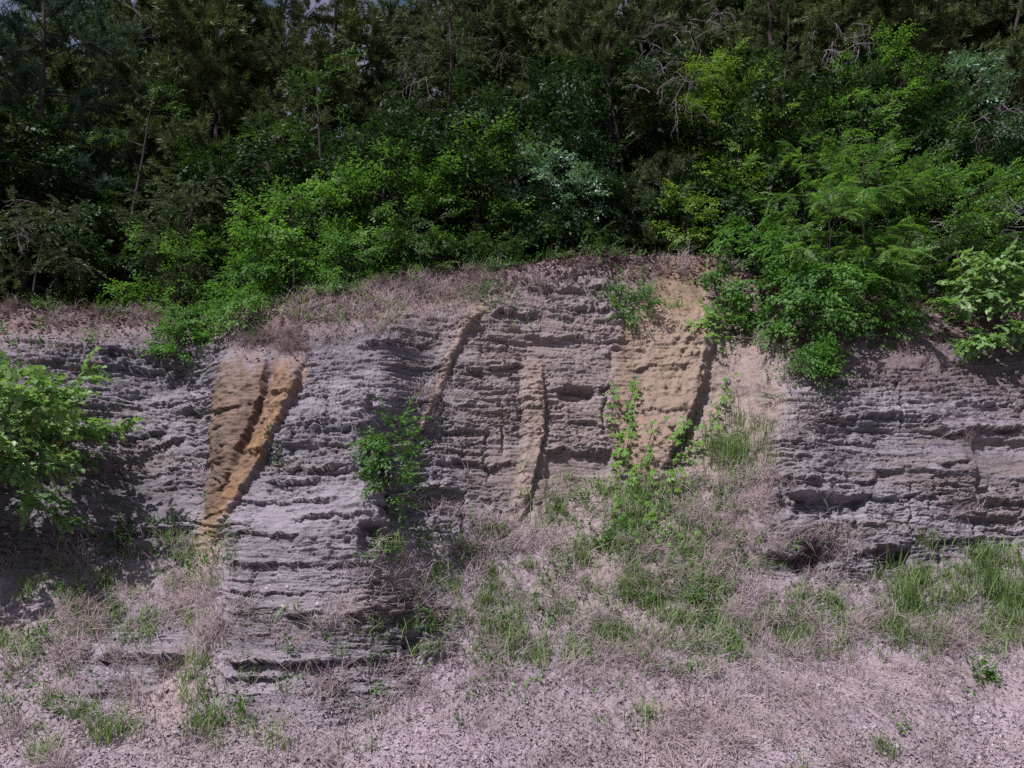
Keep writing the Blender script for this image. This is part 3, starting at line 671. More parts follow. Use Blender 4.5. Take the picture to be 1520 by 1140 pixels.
# ------------------------------------------------------------------ front row of the wood, left to right
TREES = [
 # u, d, v_top, width px, leaf, material, name, category, label, options
 (30, 3.2, -120, 330, 'pine', 'bluepine', 'pine_tree', 'tree', 'tall bluish pine at the far left edge of the wood', dict(base_h=.22, nlimb=30, shape='wide', droopb=.15, sub_len=.6, dens=1.0)),
 (150, 5.5, -160, 340, 'pine', 'pine', 'pine_tree', 'tree', 'dark pine with a bare lower trunk, second along the wood from the left edge', dict(base_h=.42, nlimb=24, shape='wide', droopb=.1, sub_len=.6, dens=.9)),
 (45, 1.0, 305, 190, 'cedar', 'cedar', 'cedar_tree', 'tree', 'small grey-green cedar above the left end of the cut', dict(base_h=.12, nlimb=20, shape='round', droopb=-.1, dens=1.0)),
 (262, 1.0, 262, 200, 'cedar', 'cedar', 'cedar_tree', 'tree', 'bushy olive cedar standing above the round low bush', dict(base_h=.15, nlimb=24, shape='round', droopb=-.1, dens=1.0)),
 (255, .5, 350, 170, 'small', 'green', 'leafy_shrub', 'shrub', 'green leafy shrub at the foot of the bushy olive cedar', dict(base_h=.1, nlimb=15, shape='round', dens=1.2)),
 (340, 4.5, -90, 380, 'pine', 'pine', 'pine_tree', 'tree', 'broad pine with layered limbs left of the sky gap at the top', dict(base_h=.35, nlimb=28, shape='wide', droopb=.1, sub_len=.6)),
 (180, 2.0, 140, 240, 'small', 'dark', 'broadleaf_tree', 'tree', 'thin dark broadleaf tree between the two left pines', dict(base_h=.3, nlimb=14, dens=.7, gap=.2)),
 (110, 1.3, 380, 120, 'small', 'dark', 'leafy_shrub', 'shrub', 'low dark shrub between the small cedar and the bushy cedar', dict(base_h=.1, nlimb=10, dens=.9)),
 (365, .6, 392, 105, 'small', 'shrub', 'leafy_shrub', 'shrub', 'fresh green shrub leaning over the orange clay seam', dict(base_h=.08, nlimb=14, dens=1.3)),
 (440, 1.4, 300, 260, 'elm', 'green', 'broadleaf_tree', 'tree', 'spreading mid-green tree above the orange clay seam', dict(base_h=.18, nlimb=22, dens=1.1, layer=.1)),
 (470, 3.0, 90, 230, 'broad', 'dark', 'broadleaf_tree', 'tree', 'tall dark broadleaf tree under the sky gap at the top', dict(base_h=.3, nlimb=18, dens=.7, gap=.15)),
 (560, 1.5, 218, 240, 'elm', 'green', 'broadleaf_tree', 'tree', 'bright green tree with upswept sprays left of the bushy middle tree', dict(base_h=.15, nlimb=26, dens=1.2, layer=.12)),
 (690, 1.7, 195, 230, 'elm', 'green', 'broadleaf_tree', 'tree', 'bushy bright green tree in the middle with tiered branches', dict(base_h=.18, nlimb=26, dens=1.1, layer=.08)),
 (620, .7, 330, 200, 'small', 'dark', 'leafy_shrub', 'shrub', 'dark shrub on the lip below the two bright green trees', dict(base_h=.08, nlimb=15, dens=1.0)),
 (520, .7, 350, 190, 'small', 'shrub', 'leafy_shrub', 'shrub', 'rounded green shrub on the lip left of the dark shrub', dict(base_h=.08, nlimb=15, dens=1.1)),
 (640, 4.2, -60, 260, 'cedar', 'cedar', 'hemlock_tree', 'tree', 'grey-green hemlock with hanging sprays rising behind the bushy middle tree', dict(base_h=.2, nlimb=34, shape='wide', droopb=-.45, sub_len=.55, dens=1.0)),
 (760, 4.8, -80, 280, 'cedar', 'cedar', 'hemlock_tree', 'tree', 'hemlock with pale dead twigs near its top, right of the other hemlock', dict(base_h=.2, nlimb=34, shape='wide', droopb=-.4, sub_len=.55, dens=1.0)),
 (880, 1.9, 185, 150, 'broad', 'pale', 'broadleaf_tree', 'tree', 'pale-leaved young tree with a silvery domed top', dict(base_h=.40, nlimb=18, dens=1.1)),
 (815, 1.2, 240, 130, 'broad', 'pale', 'broadleaf_tree', 'tree', 'low slim-trunked pale-leaved tree beside the silvery domed one', dict(base_h=.55, nlimb=13, dens=1.0)),
 (900, 3.6, -90, 330, 'pine', 'pine', 'pine_tree', 'tree', 'big olive pine behind the silvery domed tree', dict(base_h=.15, nlimb=36, shape='wide', droopb=.12, sub_len=.6, dens=1.0)),
 (968, 1.6, 230, 150, 'pine', 'cedar', 'pine_tree', 'tree', 'small olive pine left of the yellow-green sapling', dict(base_h=.12, nlimb=20, dens=.9, droopb=.1)),
 (1022, .6, 276, 96, 'small', 'lime', 'sapling', 'sapling', 'yellow-green sapling at the head of the tan clay bank', dict(base_h=.35, nlimb=12, dens=1.1)),
 (860, .9, 340, 170, 'small', 'dark', 'leafy_shrub', 'shrub', 'dark shrub under the silvery domed tree', dict(base_h=.1, nlimb=12, dens=.8)),
 (740, .5, 352, 120, 'small', 'dark', 'leafy_shrub', 'shrub', 'small dark shrub on the lip above the upper left mudstone rib', dict(base_h=.1, nlimb=11, dens=1.0)),
 (1060, 4.0, -70, 230, 'pine', 'pine', 'pine_tree', 'tree', 'pine hung with grey dead branches behind the yellow-green bush', dict(base_h=.3, nlimb=26, shape='wide', droopb=.05, sub_len=.5)),
 (1100, 1.7, 98, 230, 'small', 'lime', 'leafy_shrub', 'shrub', 'yellow-green bush with reddish tips above the feathery locust', dict(base_h=.3, nlimb=32, dens=1.3)),
 (1200, 4.2, -40, 260, 'pine', 'pine', 'pine_tree', 'tree', 'dark pine behind the feathery locust crown', dict(base_h=.2, nlimb=28, shape='wide', droopb=.05, sub_len=.5)),
 (1180, 1.6, 190, 230, 'frond', 'locust', 'locust_tree', 'tree', 'feathery locust leaning over the tan clay bank', dict(base_h=.2, nlimb=26, dens=1.0, layer=.15, droopb=-.25, fwd=.35)),
 (1290, 1.2, 205, 270, 'frond', 'locust', 'locust_tree', 'tree', 'widest feathery locust with arching fronds, centre of the right-hand wood', dict(base_h=.15, nlimb=32, dens=1.0, layer=.15, droopb=-.25, fwd=.35)),
 (1375, 3.0, 5, 220, 'elm', 'green', 'broadleaf_tree', 'tree', 'tall fresh green tree with flat tiers in the upper right', dict(base_h=.3, nlimb=28, dens=1.1, layer=.07)),
 (1330, 2.2, 130, 190, 'small', 'green', 'leafy_shrub', 'shrub', 'dense small-leaved bush under the flat-tiered tree', dict(base_h=.2, nlimb=18, dens=1.0)),
 (1500, 2.4, 60, 150, 'broad', 'pale', 'broadleaf_tree', 'tree', 'pale silvery-leaved tree cut by the right edge', dict(base_h=.3, nlimb=22, dens=1.1)),
 (1430, 1.1, 250, 230, 'small', 'green', 'leafy_shrub', 'shrub', 'wide green bush on the right bank with dead sticks in it', dict(base_h=.12, nlimb=26, dens=1.1, layer=.1)),
 (1540, 1.5, 260, 200, 'small', 'green', 'leafy_shrub', 'shrub', 'green bush at the right edge below the silvery-leaved tree', dict(base_h=.15, nlimb=20, dens=1.0)),
 (1380, .4, 345, 190, 'small', 'dark', 'leafy_shrub', 'shrub', 'dark shrub on the right bank left of the big heart-leaved one', dict(base_h=.1, nlimb=18, dens=1.1)),
 (1470, 5.5, -120, 300, 'pine', 'pine', 'pine_tree', 'tree', 'pine top showing above the silvery-leaved tree', dict(base_h=.3, nlimb=28, shape='wide', droopb=.05, sub_len=.6)),
 (1310, 5.5, -90, 260, 'pine', 'pine', 'pine_tree', 'tree', 'pine standing behind the flat-tiered tree', dict(base_h=.3, nlimb=26, shape='wide', droopb=.05, sub_len=.6)),
 (540, 5.5, -160, 230, 'pine', 'bluepine', 'pine_tree', 'tree', 'thin grey-blue pine just right of the sky gap', dict(base_h=.45, nlimb=20, shape='wide', droopb=-.1, sub_len=.6, dens=.7)),
 (990, 6.0, -160, 260, 'pine', 'pine', 'pine_tree', 'tree', 'tall pine whose top reaches the frame right of the big olive pine', dict(base_h=.4, nlimb=22, shape='wide', sub_len=.6)),
]
for i, (u, d, vt, wp, lf, mt, nm, ct, lb, kw) in enumerate(TREES):
    tree_at(None, u, d, vt, wp, lf, mt, nm, lb, ct, 200 + i, **kw)

# bushes rooted on the bank and on the face itself
BANK = [
 ((1230, 450), 290, 300, 'frond', 'locust', 'locust_tree', 'tree', 'low locust spilling over the lip right of the tan clay bank', dict(base_h=.05, nlimb=26, dens=1.1, layer=.15, droopb=-.35, fwd=.7, low=.4)),
 ((1130, 452), 335, 190, 'broad', 'shrub', 'leafy_shrub', 'shrub', 'green shrub hanging over the top right of the tan clay bank', dict(base_h=.05, nlimb=18, dens=1.1, droopb=-.4, fwd=.8, low=.8)),
 ((1200, 500), 395, 190, 'broad', 'shrub', 'leafy_shrub', 'shrub', 'drooping green shrub just above the small round bush', dict(base_h=.05, nlimb=18, dens=1.2, droopb=-.5, fwd=.6, low=.9)),
 ((1290, 480), 385, 180, 'broad', 'shrub', 'leafy_shrub', 'shrub', 'dark shrub on the brown bank right of the drooping one', dict(base_h=.05, nlimb=16, dens=1.1, droopb=-.4, fwd=.5, low=.5)),
 ((1206, 560), 520, 66, 'small', 'shrub', 'round_bush', 'shrub', 'small round bush at the top of the right-hand shale face', dict(base_h=.05, nlimb=16, dens=1.6, sub_len=.25)),
 ((286, 522), 458, 108, 'small', 'shrub', 'round_bush', 'shrub', 'low feathery round bush left of the orange clay seam', dict(base_h=.05, nlimb=22, dens=1.6, sub_len=.3)),
 ((352, 486), 446, 86, 'small', 'shrub', 'round_bush', 'shrub', 'small bright bush at the head of the orange clay seam', dict(base_h=.05, nlimb=14, dens=1.3, sub_len=.25)),
 ((572, 752), 620, 56, 'small', 'shrub', 'sapling', 'sapling', 'young sapling growing out of the shale niche left of the middle ribs', dict(base_h=.08, nlimb=16, dens=.8, sub_len=.3, layer=.08)),
 ((935, 462), 425, 70, 'small', 'shrub', 'round_bush', 'shrub', 'flat green bush on the brown soil above the tan clay bank', dict(base_h=.05, nlimb=12, dens=1.0, sub_len=.25)),
 ((1090, 500), 455, 80, 'broad', 'shrub', 'leafy_shrub', 'shrub', 'leafy trailing shrub below the top right corner of the tan clay bank', dict(base_h=.05, nlimb=12, dens=1.0, sub_len=.3, low=.7)),
]
for i, (uv, vt, wp, lf, mt, nm, ct, lb, kw) in enumerate(BANK):
    tree_at(None, uv, None, vt, wp, lf, mt, nm, lb, ct, 400 + i, **kw)

# the two big heart-leaved shrubs
def heart_shrub(u, v, vt, wp, seed, label, pods=0, **kw):
    pos = at(u, v)[0]; H = height_to(pos, vt); W = wp / 2 * pos[1] / F_PX
    wood, crown = grow('heart', H, W, seed, **kw)
    e = add_tree('heart_leaved_shrub', label, 'shrub', Vector(pos), wood, crown, M_['heart'])
    if pods:
        g = np.random.default_rng(seed); idx_ = g.integers(0, len(crown[0]), pods)
        for k in idx_:
            n_ = 9; P = crown[0][k][None] + g.normal(0, .022, (n_, 3)) * [1, 1, 2.2] + [0, 0, .05]; D_ = g.normal(0, .4, (n_, 3)) + [0, 0, 1.]
            V, Fq = inst(*T_leaf(.5, .2), P, D_, rv(len(P)), .035)
            link('seed_cluster', mesh('seed_cluster', V, Fq, M_['pod']), e)
    return e
heart_shrub(-30, 850, 572, 450, 501, 'large heart-leaved shrub with brown seed pods at the left edge', 60, base_h=.40, nlimb=30, dens=.6, sub_len=.40, fwd=.1, low=.0)
heart_shrub(1480, 520, 392, 210, 502, 'pale green heart-leaved shrub over the lip at the right edge', 0, base_h=.1, nlimb=24, dens=.8, sub_len=.4, fwd=.5, low=.7)

# seasonally taller trees outside the frame on the left, whose shade falls on the left of the cut
SH = [(-340, .5, -700, 520), (-500, .4, -560, 420)]
for i, (u, d, vt, wp) in enumerate(SH):
    pos = top(u, d); wood, crown = grow('far', 10.5, 2.6, 520 + i, base_h=.15, nlimb=34, dens=.6, shape='wide', sub_len=.7)
    add_tree('broadleaf_tree', ['tall tree just outside the picture on the left, beyond the left edge of the cut', 'second tall tree outside the picture further to the left'][i], 'tree', Vector(pos), wood, crown, M_['dark'])

# ------------------------------------------------------------------ deeper rows: shared meshes, one thing each
def proto(kind, H, W, seed, mat, **kw):
    wood, crown = grow(kind, H, W, seed, **kw)
    return mesh('trunk', wood[0], wood[1], BARK, True), mesh('crown', crown[0], crown[1], M_[mat])
PR = [proto('farpine', 9.5, 2.0, 601, 'pine', base_h=.18, nlimb=44, shape='wide', droopb=.05, sub_len=.7, dens=.8),
      proto('farpine', 8.5, 1.8, 602, 'pine', base_h=.2, nlimb=40, shape='wide', droopb=.05, sub_len=.7, dens=.8),
      proto('far', 8.0, 2.1, 603, 'deep', base_h=.2, nlimb=30, shape='round', sub_len=.7, dens=.8),
      proto('far', 6.0, 2.0, 604, 'deep', base_h=.1, nlimb=26, shape='round', sub_len=.7, dens=.8),
      proto('far', 3.6, 1.6, 605, 'deep', base_h=.05, nlimb=22, shape='round', sub_len=.6, dens=.8)]
g = np.random.default_rng(91)
NAMES = ['pine_tree', 'pine_tree', 'broadleaf_tree', 'broadleaf_tree', 'understorey_tree']
LBL = ['dark pine standing deep in the wood behind the front row'] * 2 + ['dark broadleaf tree deep in the wood behind the front row'] * 2 + ['low dark understorey tree in the shade behind the front row']
GRP = ['pines deep in the wood'] * 2 + ['broadleaf trees deep in the wood'] * 2 + ['understorey trees in the shade of the wood']
def deep(k, u, d, s):
    e = empty(NAMES[k], Vector(top(u, d)), g.uniform(0, 6.28)); e.scale = (s, s, s * g.uniform(.95, 1.1))
    tag(e, LBL[k], 'tree', GRP[k])
    link('trunk', PR[k][0], e); link('crown', PR[k][1], e)
for row, (d0, n) in enumerate([(3.0, 22), (6.5, 22), (10, 22), (15, 20), (22, 18)]):
    for i in range(n):
        u = -380 + (i + g.uniform(.15, .85)) / n * 2300; d = d0 + g.uniform(-1, 1.3) * (1 + row * .4)
        if row == 0: k = 4
        elif row == 1: k = [0, 4, 1, 4, 1, 0][i % 6]
        else: k = int(g.choice([0, 1, 2, 3, 4], p=[.38, .34, .10, .06, .12]))
        sky_gap = (150 < u < 330 or 420 < u < 520) and row >= 1
        deep(k, u, d, g.uniform(.8, 1.1) * (1 + .06 * row) * (.8 if sky_gap else 1))

# bare dark trunks of the wood that show between the crowns
TR = [(468, 5.0, 'straight dark trunk in the sky gap'), (494, 5.5, 'leaning trunk in the sky gap'),
      (205, 5.2, 'crooked dark trunk below the left sky flecks'), (965, 4.5, 'straight trunk right of the big olive pine'), (1170, 5.0, 'dark trunk above the yellow-green bush')]
for i, (u, d, lb) in enumerate(TR):
    g2 = np.random.default_rng(700 + i); p = top(u, d); H = g2.uniform(8, 10)
    ln_ = .05 * g2.normal(); tp = curve((0, 0, -.1), (ln_, 0, 1), H, 14, (g2.normal(0, .12), 0, 0), .025, g2)
    parts = [tube(tp, np.linspace(.085, .03, 14) * g2.uniform(.7, 1.2), 8)]
    br = []
    for _ in range(16):
        j = g2.integers(4, 13); a = g2.uniform(0, 6.28)
        b = curve(tp[j], (math.cos(a), math.sin(a), g2.uniform(-.3, .5)), g2.uniform(.5, 1.5), 7, (0, 0, -.5), .12, g2); br.append(tube(b, np.linspace(.012, .002, 7), 4))
    e = empty('bare_trunk', Vector(p)); tag(e, lb, 'tree trunk')
    link('trunk', mesh('trunk', *cat_geo(parts), BARK, True), e)
    for b in br: link('dead_branch', mesh('dead_branch', *b, BARK, True), e)

# tangles of grey dead branches
def tangle(p0, seed, n, ln, label, bend=(0, 0, -1.2), dirs=(0, -.4, 0)):
    g2 = np.random.default_rng(seed); parts = []
    def rec(p, d, l, r, lev):
        c = curve(p, d, l, 8, np.array(bend) * g2.uniform(.2, 1.2), .20, g2); parts.append(tube(c, np.linspace(r, r * .4, 8), 4))
        if lev < 3:
            for _ in range(3):
                j = g2.integers(2, 8); rec(c[j], nrm(c[min(j, 6) + 1] - c[min(j, 6)]) + g2.normal(0, .8, 3), l * g2.uniform(.4, .65), r * .55, lev + 1)
    for i in range(2 * n): rec(np.zeros(3) + g2.normal(0, .2, 3), np.array(dirs) + g2.normal(0, .8, 3), ln * g2.uniform(.6, 1.1), .007, 1)
    o = link('dead_branch_tangle', mesh('dead_branch_tangle', *cat_geo(parts), DEADW, True)); o.location = Vector(p0)
    tag(o, label, 'dead branches')
def ray(u, v, y): return np.array([y * DXof(u, v), y, CAMZ + y * Tof(v)])
tangle(ray(965, 90, 13.6), 801, 7, .75, 'grey tangle of dead branches hanging before the big olive pine')
tangle(ray(990, 160, 13.4), 802, 5, .55, 'lower grey dead twigs hanging under the big tangle', (0, 0, -1.6))
tangle(ray(1240, 60, 14.2), 803, 7, .6, 'mauve-grey dead branches hanging under the dark pine at top right', (0, 0, -2.2))
tangle(ray(1030, 50, 14.2), 804, 6, .6, 'bunch of looping dead twigs above the yellow-green bush', (0, 0, -1.6))
tangle(ray(765, 55, 15.0), 805, 2, .7, 'pale forked dead twig in the hemlock top')
tangle(ray(210, 35, 15.0), 806, 3, .8, 'pale dead branch reaching sideways at the top left', (0, 0, -.3), (1, 0, .1))
tangle(ray(620, 130, 14.6), 807, 4, .7, 'thin dead twigs hanging in front of the left hemlock', (0, 0, -1.8))
tangle(ray(60, 345, 12.2), 808, 4, .4, 'pale dead twigs in the small grey-green cedar', (0, 0, -.3))
tangle(ray(1350, 350, 11.6), 809, 5, .35, 'dry sticks in the middle of the right-hand bushes', (0, 0, -.8))
tangle(ray(1490, 320, 11.8), 810, 6, .45, 'dry grey sticks near the right edge above the heart-leaved shrub', (0, 0, -.8))
tangle(ray(1465, 190, 13.0), 811, 5, .5, 'brown brush of dead sticks left of the silvery edge tree', (0, 0, -.6))

# ------------------------------------------------------------------ creeper on the tan bank
def vine(pts, label, seed, n=60, spread=9, sc=1.0):
    g2 = np.random.default_rng(seed); pts = np.array(pts, float)
    L = np.concatenate([[0], np.cumsum(np.hypot(*np.diff(pts, axis=0).T))]); tq = np.linspace(0, L[-1], 30)
    uu = np.interp(tq, L, pts[:, 0]) + 3 * np.sin(tq / 11); vv = np.interp(tq, L, pts[:, 1])
    P, Nn = at(uu, vv); P = P + np.array([0, -.05, 0])
    base = P[-1].copy(); o = empty('creeper_vine', Vector(base)); tag(o, label, 'vine')
    link('stem', mesh('stem', *tube(P - base, .004, 4), BARK, True), o)
    k = g2.integers(0, 30, n); du_ = g2.normal(0, spread, n); dv_ = g2.normal(0, 5, n)
    Q, N2 = at(uu[k] + du_, vv[k] + dv_); Q = Q + np.array([0, -1, .1]) * g2.uniform(.05, .20, n)[:, None]
    Dv = np.stack([g2.normal(0, .5, n), g2.uniform(-.9, -.3, n), g2.uniform(-1, -.2, n)], -1)
    Nv = np.stack([g2.normal(0, .4, n), np.full(n, -.8), np.full(n, .7)], -1)
    parts = []
    for q in range(3):
        tv, tf = T_five(seed + q); m = np.arange(n) % 3 == q
        parts.append(inst(tv, tf, Q[m] - base, Dv[m], Nv[m], sc * g2.uniform(.6, 1.15, m.sum())))
    link('leaves', mesh('leaves', *cat_geo(parts), M_['vine']), o)
vine([(938, 560), (934, 610), (930, 660), (935, 720)], 'tallest creeper column climbing the tan clay bank', 901, 60, 5, .75)
vine([(905, 575), (912, 640), (915, 700)], 'short darker creeper column on the left edge of the tan bank', 902, 40, 6, .75)
vine([(962, 630), (958, 680), (965, 770)], 'creeper strand right of the tallest column', 903, 36, 7, .7)
vine([(1020, 630), (1012, 680), (1000, 720)], 'creeper clump in the dark gap right of the tan bank', 904, 60, 12, .8)
vine([(925, 710), (945, 770), (975, 800)], 'leafy creeper mat at the foot of the tan bank', 905, 70, 24, .65)
vine([(1085, 470), (1050, 490), (1012, 495)], 'creeper strand reaching left across the upper tan bank', 906, 30, 6, .8)
vine([(1040, 455), (1048, 490), (1060, 530)], 'bright creeper strand hanging at the upper right of the tan bank', 907, 34, 8, .8)
vine([(1075, 560), (1070, 600), (1062, 640)], 'thin creeper strand above the tall reeds', 908, 22, 6, .8)

# ------------------------------------------------------------------ grass, dry grass, weeds, litter, stones
GREEN = leaf_mat('green_grass', (.085, .145, .045), (.20, .27, .11), .25, .55)
STRAW = leaf_mat('straw', (.20, .148, .15), (.37, .30, .32), .15, .8, (1, 1, 1))
WEED = leaf_mat('weed_leaves', (.040, .105, .022), (.095, .19, .040), .3)
LITT = leaf_mat('fallen_leaves', (.08, .048, .048), (.25, .165, .165), .05, .85, (1, 1, 1))

def blobs(spec, g2):
    uu, vv = [], []
    for (u, v, ru, rv_, n) in spec:
        nc = max(3, n // 3); cu = g2.normal(u, ru, nc); cv = g2.normal(v, rv_, nc); w_ = g2.exponential(1, nc); k = g2.choice(nc, n, p=w_ / w_.sum())
        uu.append(cu[k] + g2.normal(0, min(11, ru * .6), n)); vv.append(cv[k] + g2.normal(0, min(7, rv_ * .6), n))
    return np.concatenate(uu), np.concatenate(vv)

def strew(name, T, uu, vv, mat, g2, smin=.6, smax=1.3, outward=.45, yaw=True, lift=0., down=0., kind='stuff'):
    P, Nn = at(uu, vv); n = len(P)
    P = P + Nn * lift
    up = nrm(np.stack([g2.normal(0, .12, n), -outward + g2.normal(0, .12, n), np.ones(n) - down], -1))
    a = g2.uniform(0, 6.28, n); X = np.stack([np.cos(a), np.sin(a), np.zeros(n)], -1)
    X = nrm(X - up * (X * up).sum(-1, keepdims=True))
    parts = []
    w_ = g2.integers(0, len(T), n)
    for k, (tv, tf) in enumerate(T):
        m = w_ == k
        if m.any(): parts.append(inst(tv, tf, P[m], X[m], up[m], g2.uniform(smin, smax, m.sum())))
    o = link(name, mesh(name, *cat_geo(parts), mat))
    if kind: o['kind'] = kind
    return o

g3 = np.random.default_rng(1001)
TG = [T_tuft(9, .17, s, .55) for s in range(6)]
TGt = [T_tuft(9, .30, 20 + s, .35) for s in range(6)]
GS = [(1340, 890, 30, 36, 110), (1480, 890, 36, 44, 160), (1400, 930, 90, 24, 200), (1240, 905, 40, 24, 90), (1560, 880, 60, 40, 200), (1700, 880, 100, 50, 300),
      (960, 770, 55, 40, 300), (850, 760, 50, 28, 130), (920, 900, 110, 45, 420), (730, 920, 60, 35, 160), (720, 850, 60, 35, 90), (1040, 870, 70, 60, 240), (1160, 920, 60, 30, 120),
      (290, 830, 30, 40, 90), (150, 930, 60, 40, 90), (300, 1000, 18, 45, 60), (240, 870, 60, 40, 80), (60, 1060, 60, 40, 70), (450, 1080, 80, 30, 40), (800, 960, 250, 25, 200),
      (880, 1090, 300, 30, 40), (470, 480, 70, 18, 50), (640, 800, 40, 20, 24), (120, 850, 50, 14, 40), (1010, 460, 40, 10, 20), (-150, 950, 140, 60, 200)]
uu, vv = blobs(GS, g3)
strew('grass', TG, uu, vv, GREEN, g3, .5, 1.2)
TS = [(1335, 880, 22, 20, 36), (1390, 890, 16, 26, 16), (1470, 870, 28, 26, 50), (1510, 900, 14, 30, 24), (1090, 660, 24, 28, 90), (1110, 690, 20, 20, 30), (950, 740, 26, 18, 40), (1560, 870, 60, 24, 80)]
uu, vv = blobs(TS, g3)
strew('tall_grass', TGt, uu, vv, GREEN, g3, .6, 1.25, .3)
TD = [T_tuft(10, .22, 40 + s, 1.0, .0024, .05) for s in range(6)]
DS = [(960, 850, 160, 70, 480), (650, 850, 70, 50, 90), (600, 890, 40, 25, 30), (1150, 860, 70, 60, 260), (1110, 720, 34, 46, 200), (300, 880, 26, 60, 170), (190, 890, 80, 30, 200), (60, 920, 60, 50, 110),
      (130, 830, 60, 14, 70), (600, 445, 70, 18, 150), (480, 480, 50, 18, 80), (120, 478, 130, 14, 90), (900, 970, 330, 26, 300), (1350, 940, 130, 40, 200), (1050, 760, 40, 30, 140),
      (640, 600, 20, 10, 20), (480, 1020, 14, 8, 14), (1130, 560, 40, 24, 50), (1300, 500, 70, 20, 60), (-200, 900, 160, 60, 250), (1700, 930, 120, 60, 300), (750, 790, 60, 18, 120), (990, 1060, 320, 60, 160), (200, 1080, 160, 40, 80),
      (700, 410, 60, 10, 80), (1000, 390, 60, 8, 50)]
uu, vv = blobs(DS, g3)
strew('dry_grass', TD, uu, vv, STRAW, g3, .5, 1.15, .75, down=.15)
DEADG = leaf_mat('dead_brush', (.075, .047, .045), (.20, .14, .135), .1, .85, (1, 1, 1))
uu, vv = blobs([(600, 430, 80, 13, 300), (470, 470, 50, 14, 130), (300, 474, 70, 7, 70), (100, 468, 110, 9, 190), (690, 425, 40, 14, 90), (900, 400, 90, 10, 90), (-250, 460, 160, 16, 150), (1300, 480, 120, 22, 140), (1440, 600, 60, 40, 30), (440, 520, 16, 12, 40), (392, 508, 36, 8, 110), (180, 1000, 90, 30, 50)], g3)
strew('dead_brush', TD, uu, vv, DEADG, g3, .35, .95, .8, down=.3)
# low weeds
TW = [T_spray(T_leaf(.5), 9, .13, .042, 80 + s, -.3, .9, .4) for s in range(5)]
WS = [(600, 440, 110, 20, 90), (300, 460, 120, 12, 90), (60, 480, 60, 20, 60), (950, 850, 150, 60, 200), (700, 830, 60, 40, 70), (560, 820, 20, 20, 5), (280, 820, 22, 26, 50), (180, 790, 6, 14, 30), (110, 880, 10, 20, 36), (960, 780, 50, 30, 140),
      (1080, 700, 30, 60, 80), (1030, 880, 30, 14, 60), (640, 930, 8, 40, 16), (740, 450, 20, 20, 20), (940, 435, 30, 12, 60), (1160, 520, 30, 20, 30), (60, 1010, 50, 60, 40), (270, 870, 60, 40, 50), (900, 1000, 350, 40, 90), (400, 680, 12, 18, 10),
      (730, 385, 14, 20, 30), (860, 372, 90, 8, 40), (500, 430, 120, 8, 50), (150, 450, 140, 8, 40), (1180, 790, 10, 8, 10), (20, 540, 20, 40, 50)]
uu, vv = blobs(WS, g3)
P, Nn = at(uu, vv); n = len(P)
Dv = np.stack([g3.normal(0, .6, n), -.5 + g3.normal(0, .4, n), .6 + g3.normal(0, .4, n)], -1); Nv = np.stack([g3.normal(0, .4, n), np.full(n, -.6), np.ones(n)], -1)
pp = []
w_ = g3.integers(0, 5, n)
for k, (tv, tf) in enumerate(TW):
    m = w_ == k; pp.append(inst(tv, tf, P[m], Dv[m], Nv[m], g3.uniform(.7, 1.6, m.sum())))
o = link('weeds', mesh('weeds', *cat_geo(pp), WEED)); o['kind'] = 'stuff'
# fallen leaves and dry stalks on the lip and the wood floor
n = 9000; uu = g3.uniform(-500, 2000, n); vv = lip(uu) + np.abs(g3.normal(0, 22, n)) * np.interp(uu, [0, 450, 700, 1100, 1500], [1, 1.3, .8, 1, 1])
P, Nn = at(uu, vv); P = P + Nn * .01
d_ = g3.uniform(0, 3.5, n); P2 = top(uu, d_) + np.array([0, 0, .02]); P = np.concatenate([P, P2]); m = len(P)
V, Fq = inst(*T_leaf(.6, .25), P, np.stack([g3.normal(0, 1, m), g3.normal(-.2, 1, m), g3.normal(0, .3, m)], -1), np.stack([g3.normal(0, .5, m), -.4 + g3.normal(0, .5, m), np.ones(m)], -1), g3.uniform(.03, .085, m))
o = link('leaf_litter', mesh('leaf_litter', V, Fq, LITT)); o['kind'] = 'stuff'
BITS = leaf_mat('dry_leaf_bits', (.17, .12, .125), (.38, .29, .33), .05, .85, (1, 1, 1))
m = 36000; u5 = g3.uniform(-450, 1950, m); v5 = 1240 - np.abs(g3.normal(0, 150, m)); P, Nn = at(u5, v5)
V, Fq = inst(*T_leaf(.4, .25), P + Nn * .006, np.stack([g3.normal(0, 1, m), g3.normal(-.2, 1, m), g3.normal(0, .5, m)], -1), Nn + rv(m, .45, g3), g3.uniform(.012, .05, m))
o = link('dry_leaf_bits', mesh('dry_leaf_bits', V, Fq, BITS)); o['kind'] = 'stuff'
# dry stalks lying on the loose slopes
def stalks(uu, vv, g2, lmin, lmax):
    P, Nn = at(uu, vv); n = len(P); parts = []
    d = np.stack([g2.normal(0, .7, n), -.6 + g2.normal(0, .3, n), -.5 + g2.normal(0, .35, n)], -1); d = nrm(d - Nn * ((d * Nn).sum(-1, keepdims=True)) + Nn * g2.normal(.12, .15, (n, 1)))
    tv = np.array([[0, -.006, 0], [0, .006, 0], [.5, -.006, .05], [.5, .006, .05], [1, -.003, .0], [1, .003, .0]]); tf = np.array([[0, 1, 3, 2], [2, 3, 5, 4]])
    ln_ = g2.uniform(lmin, lmax, n)
    V, Fq = inst(tv * np.array([1, 1, 1]), tf, P + Nn * .012, d, Nn + g2.normal(0, .6, (n, 3)), ln_)
    return V, Fq
uu, vv = blobs([(1000, 1060, 380, 60, 5200), (400, 1100, 250, 40, 700), (1350, 980, 160, 40, 900), (800, 900, 200, 60, 700), (180, 1040, 120, 50, 400), (600, 440, 100, 22, 350), (120, 480, 150, 14, 260), (1120, 620, 40, 70, 200)], g3)
V, Fq = stalks(uu, vv, g3, .08, .32)
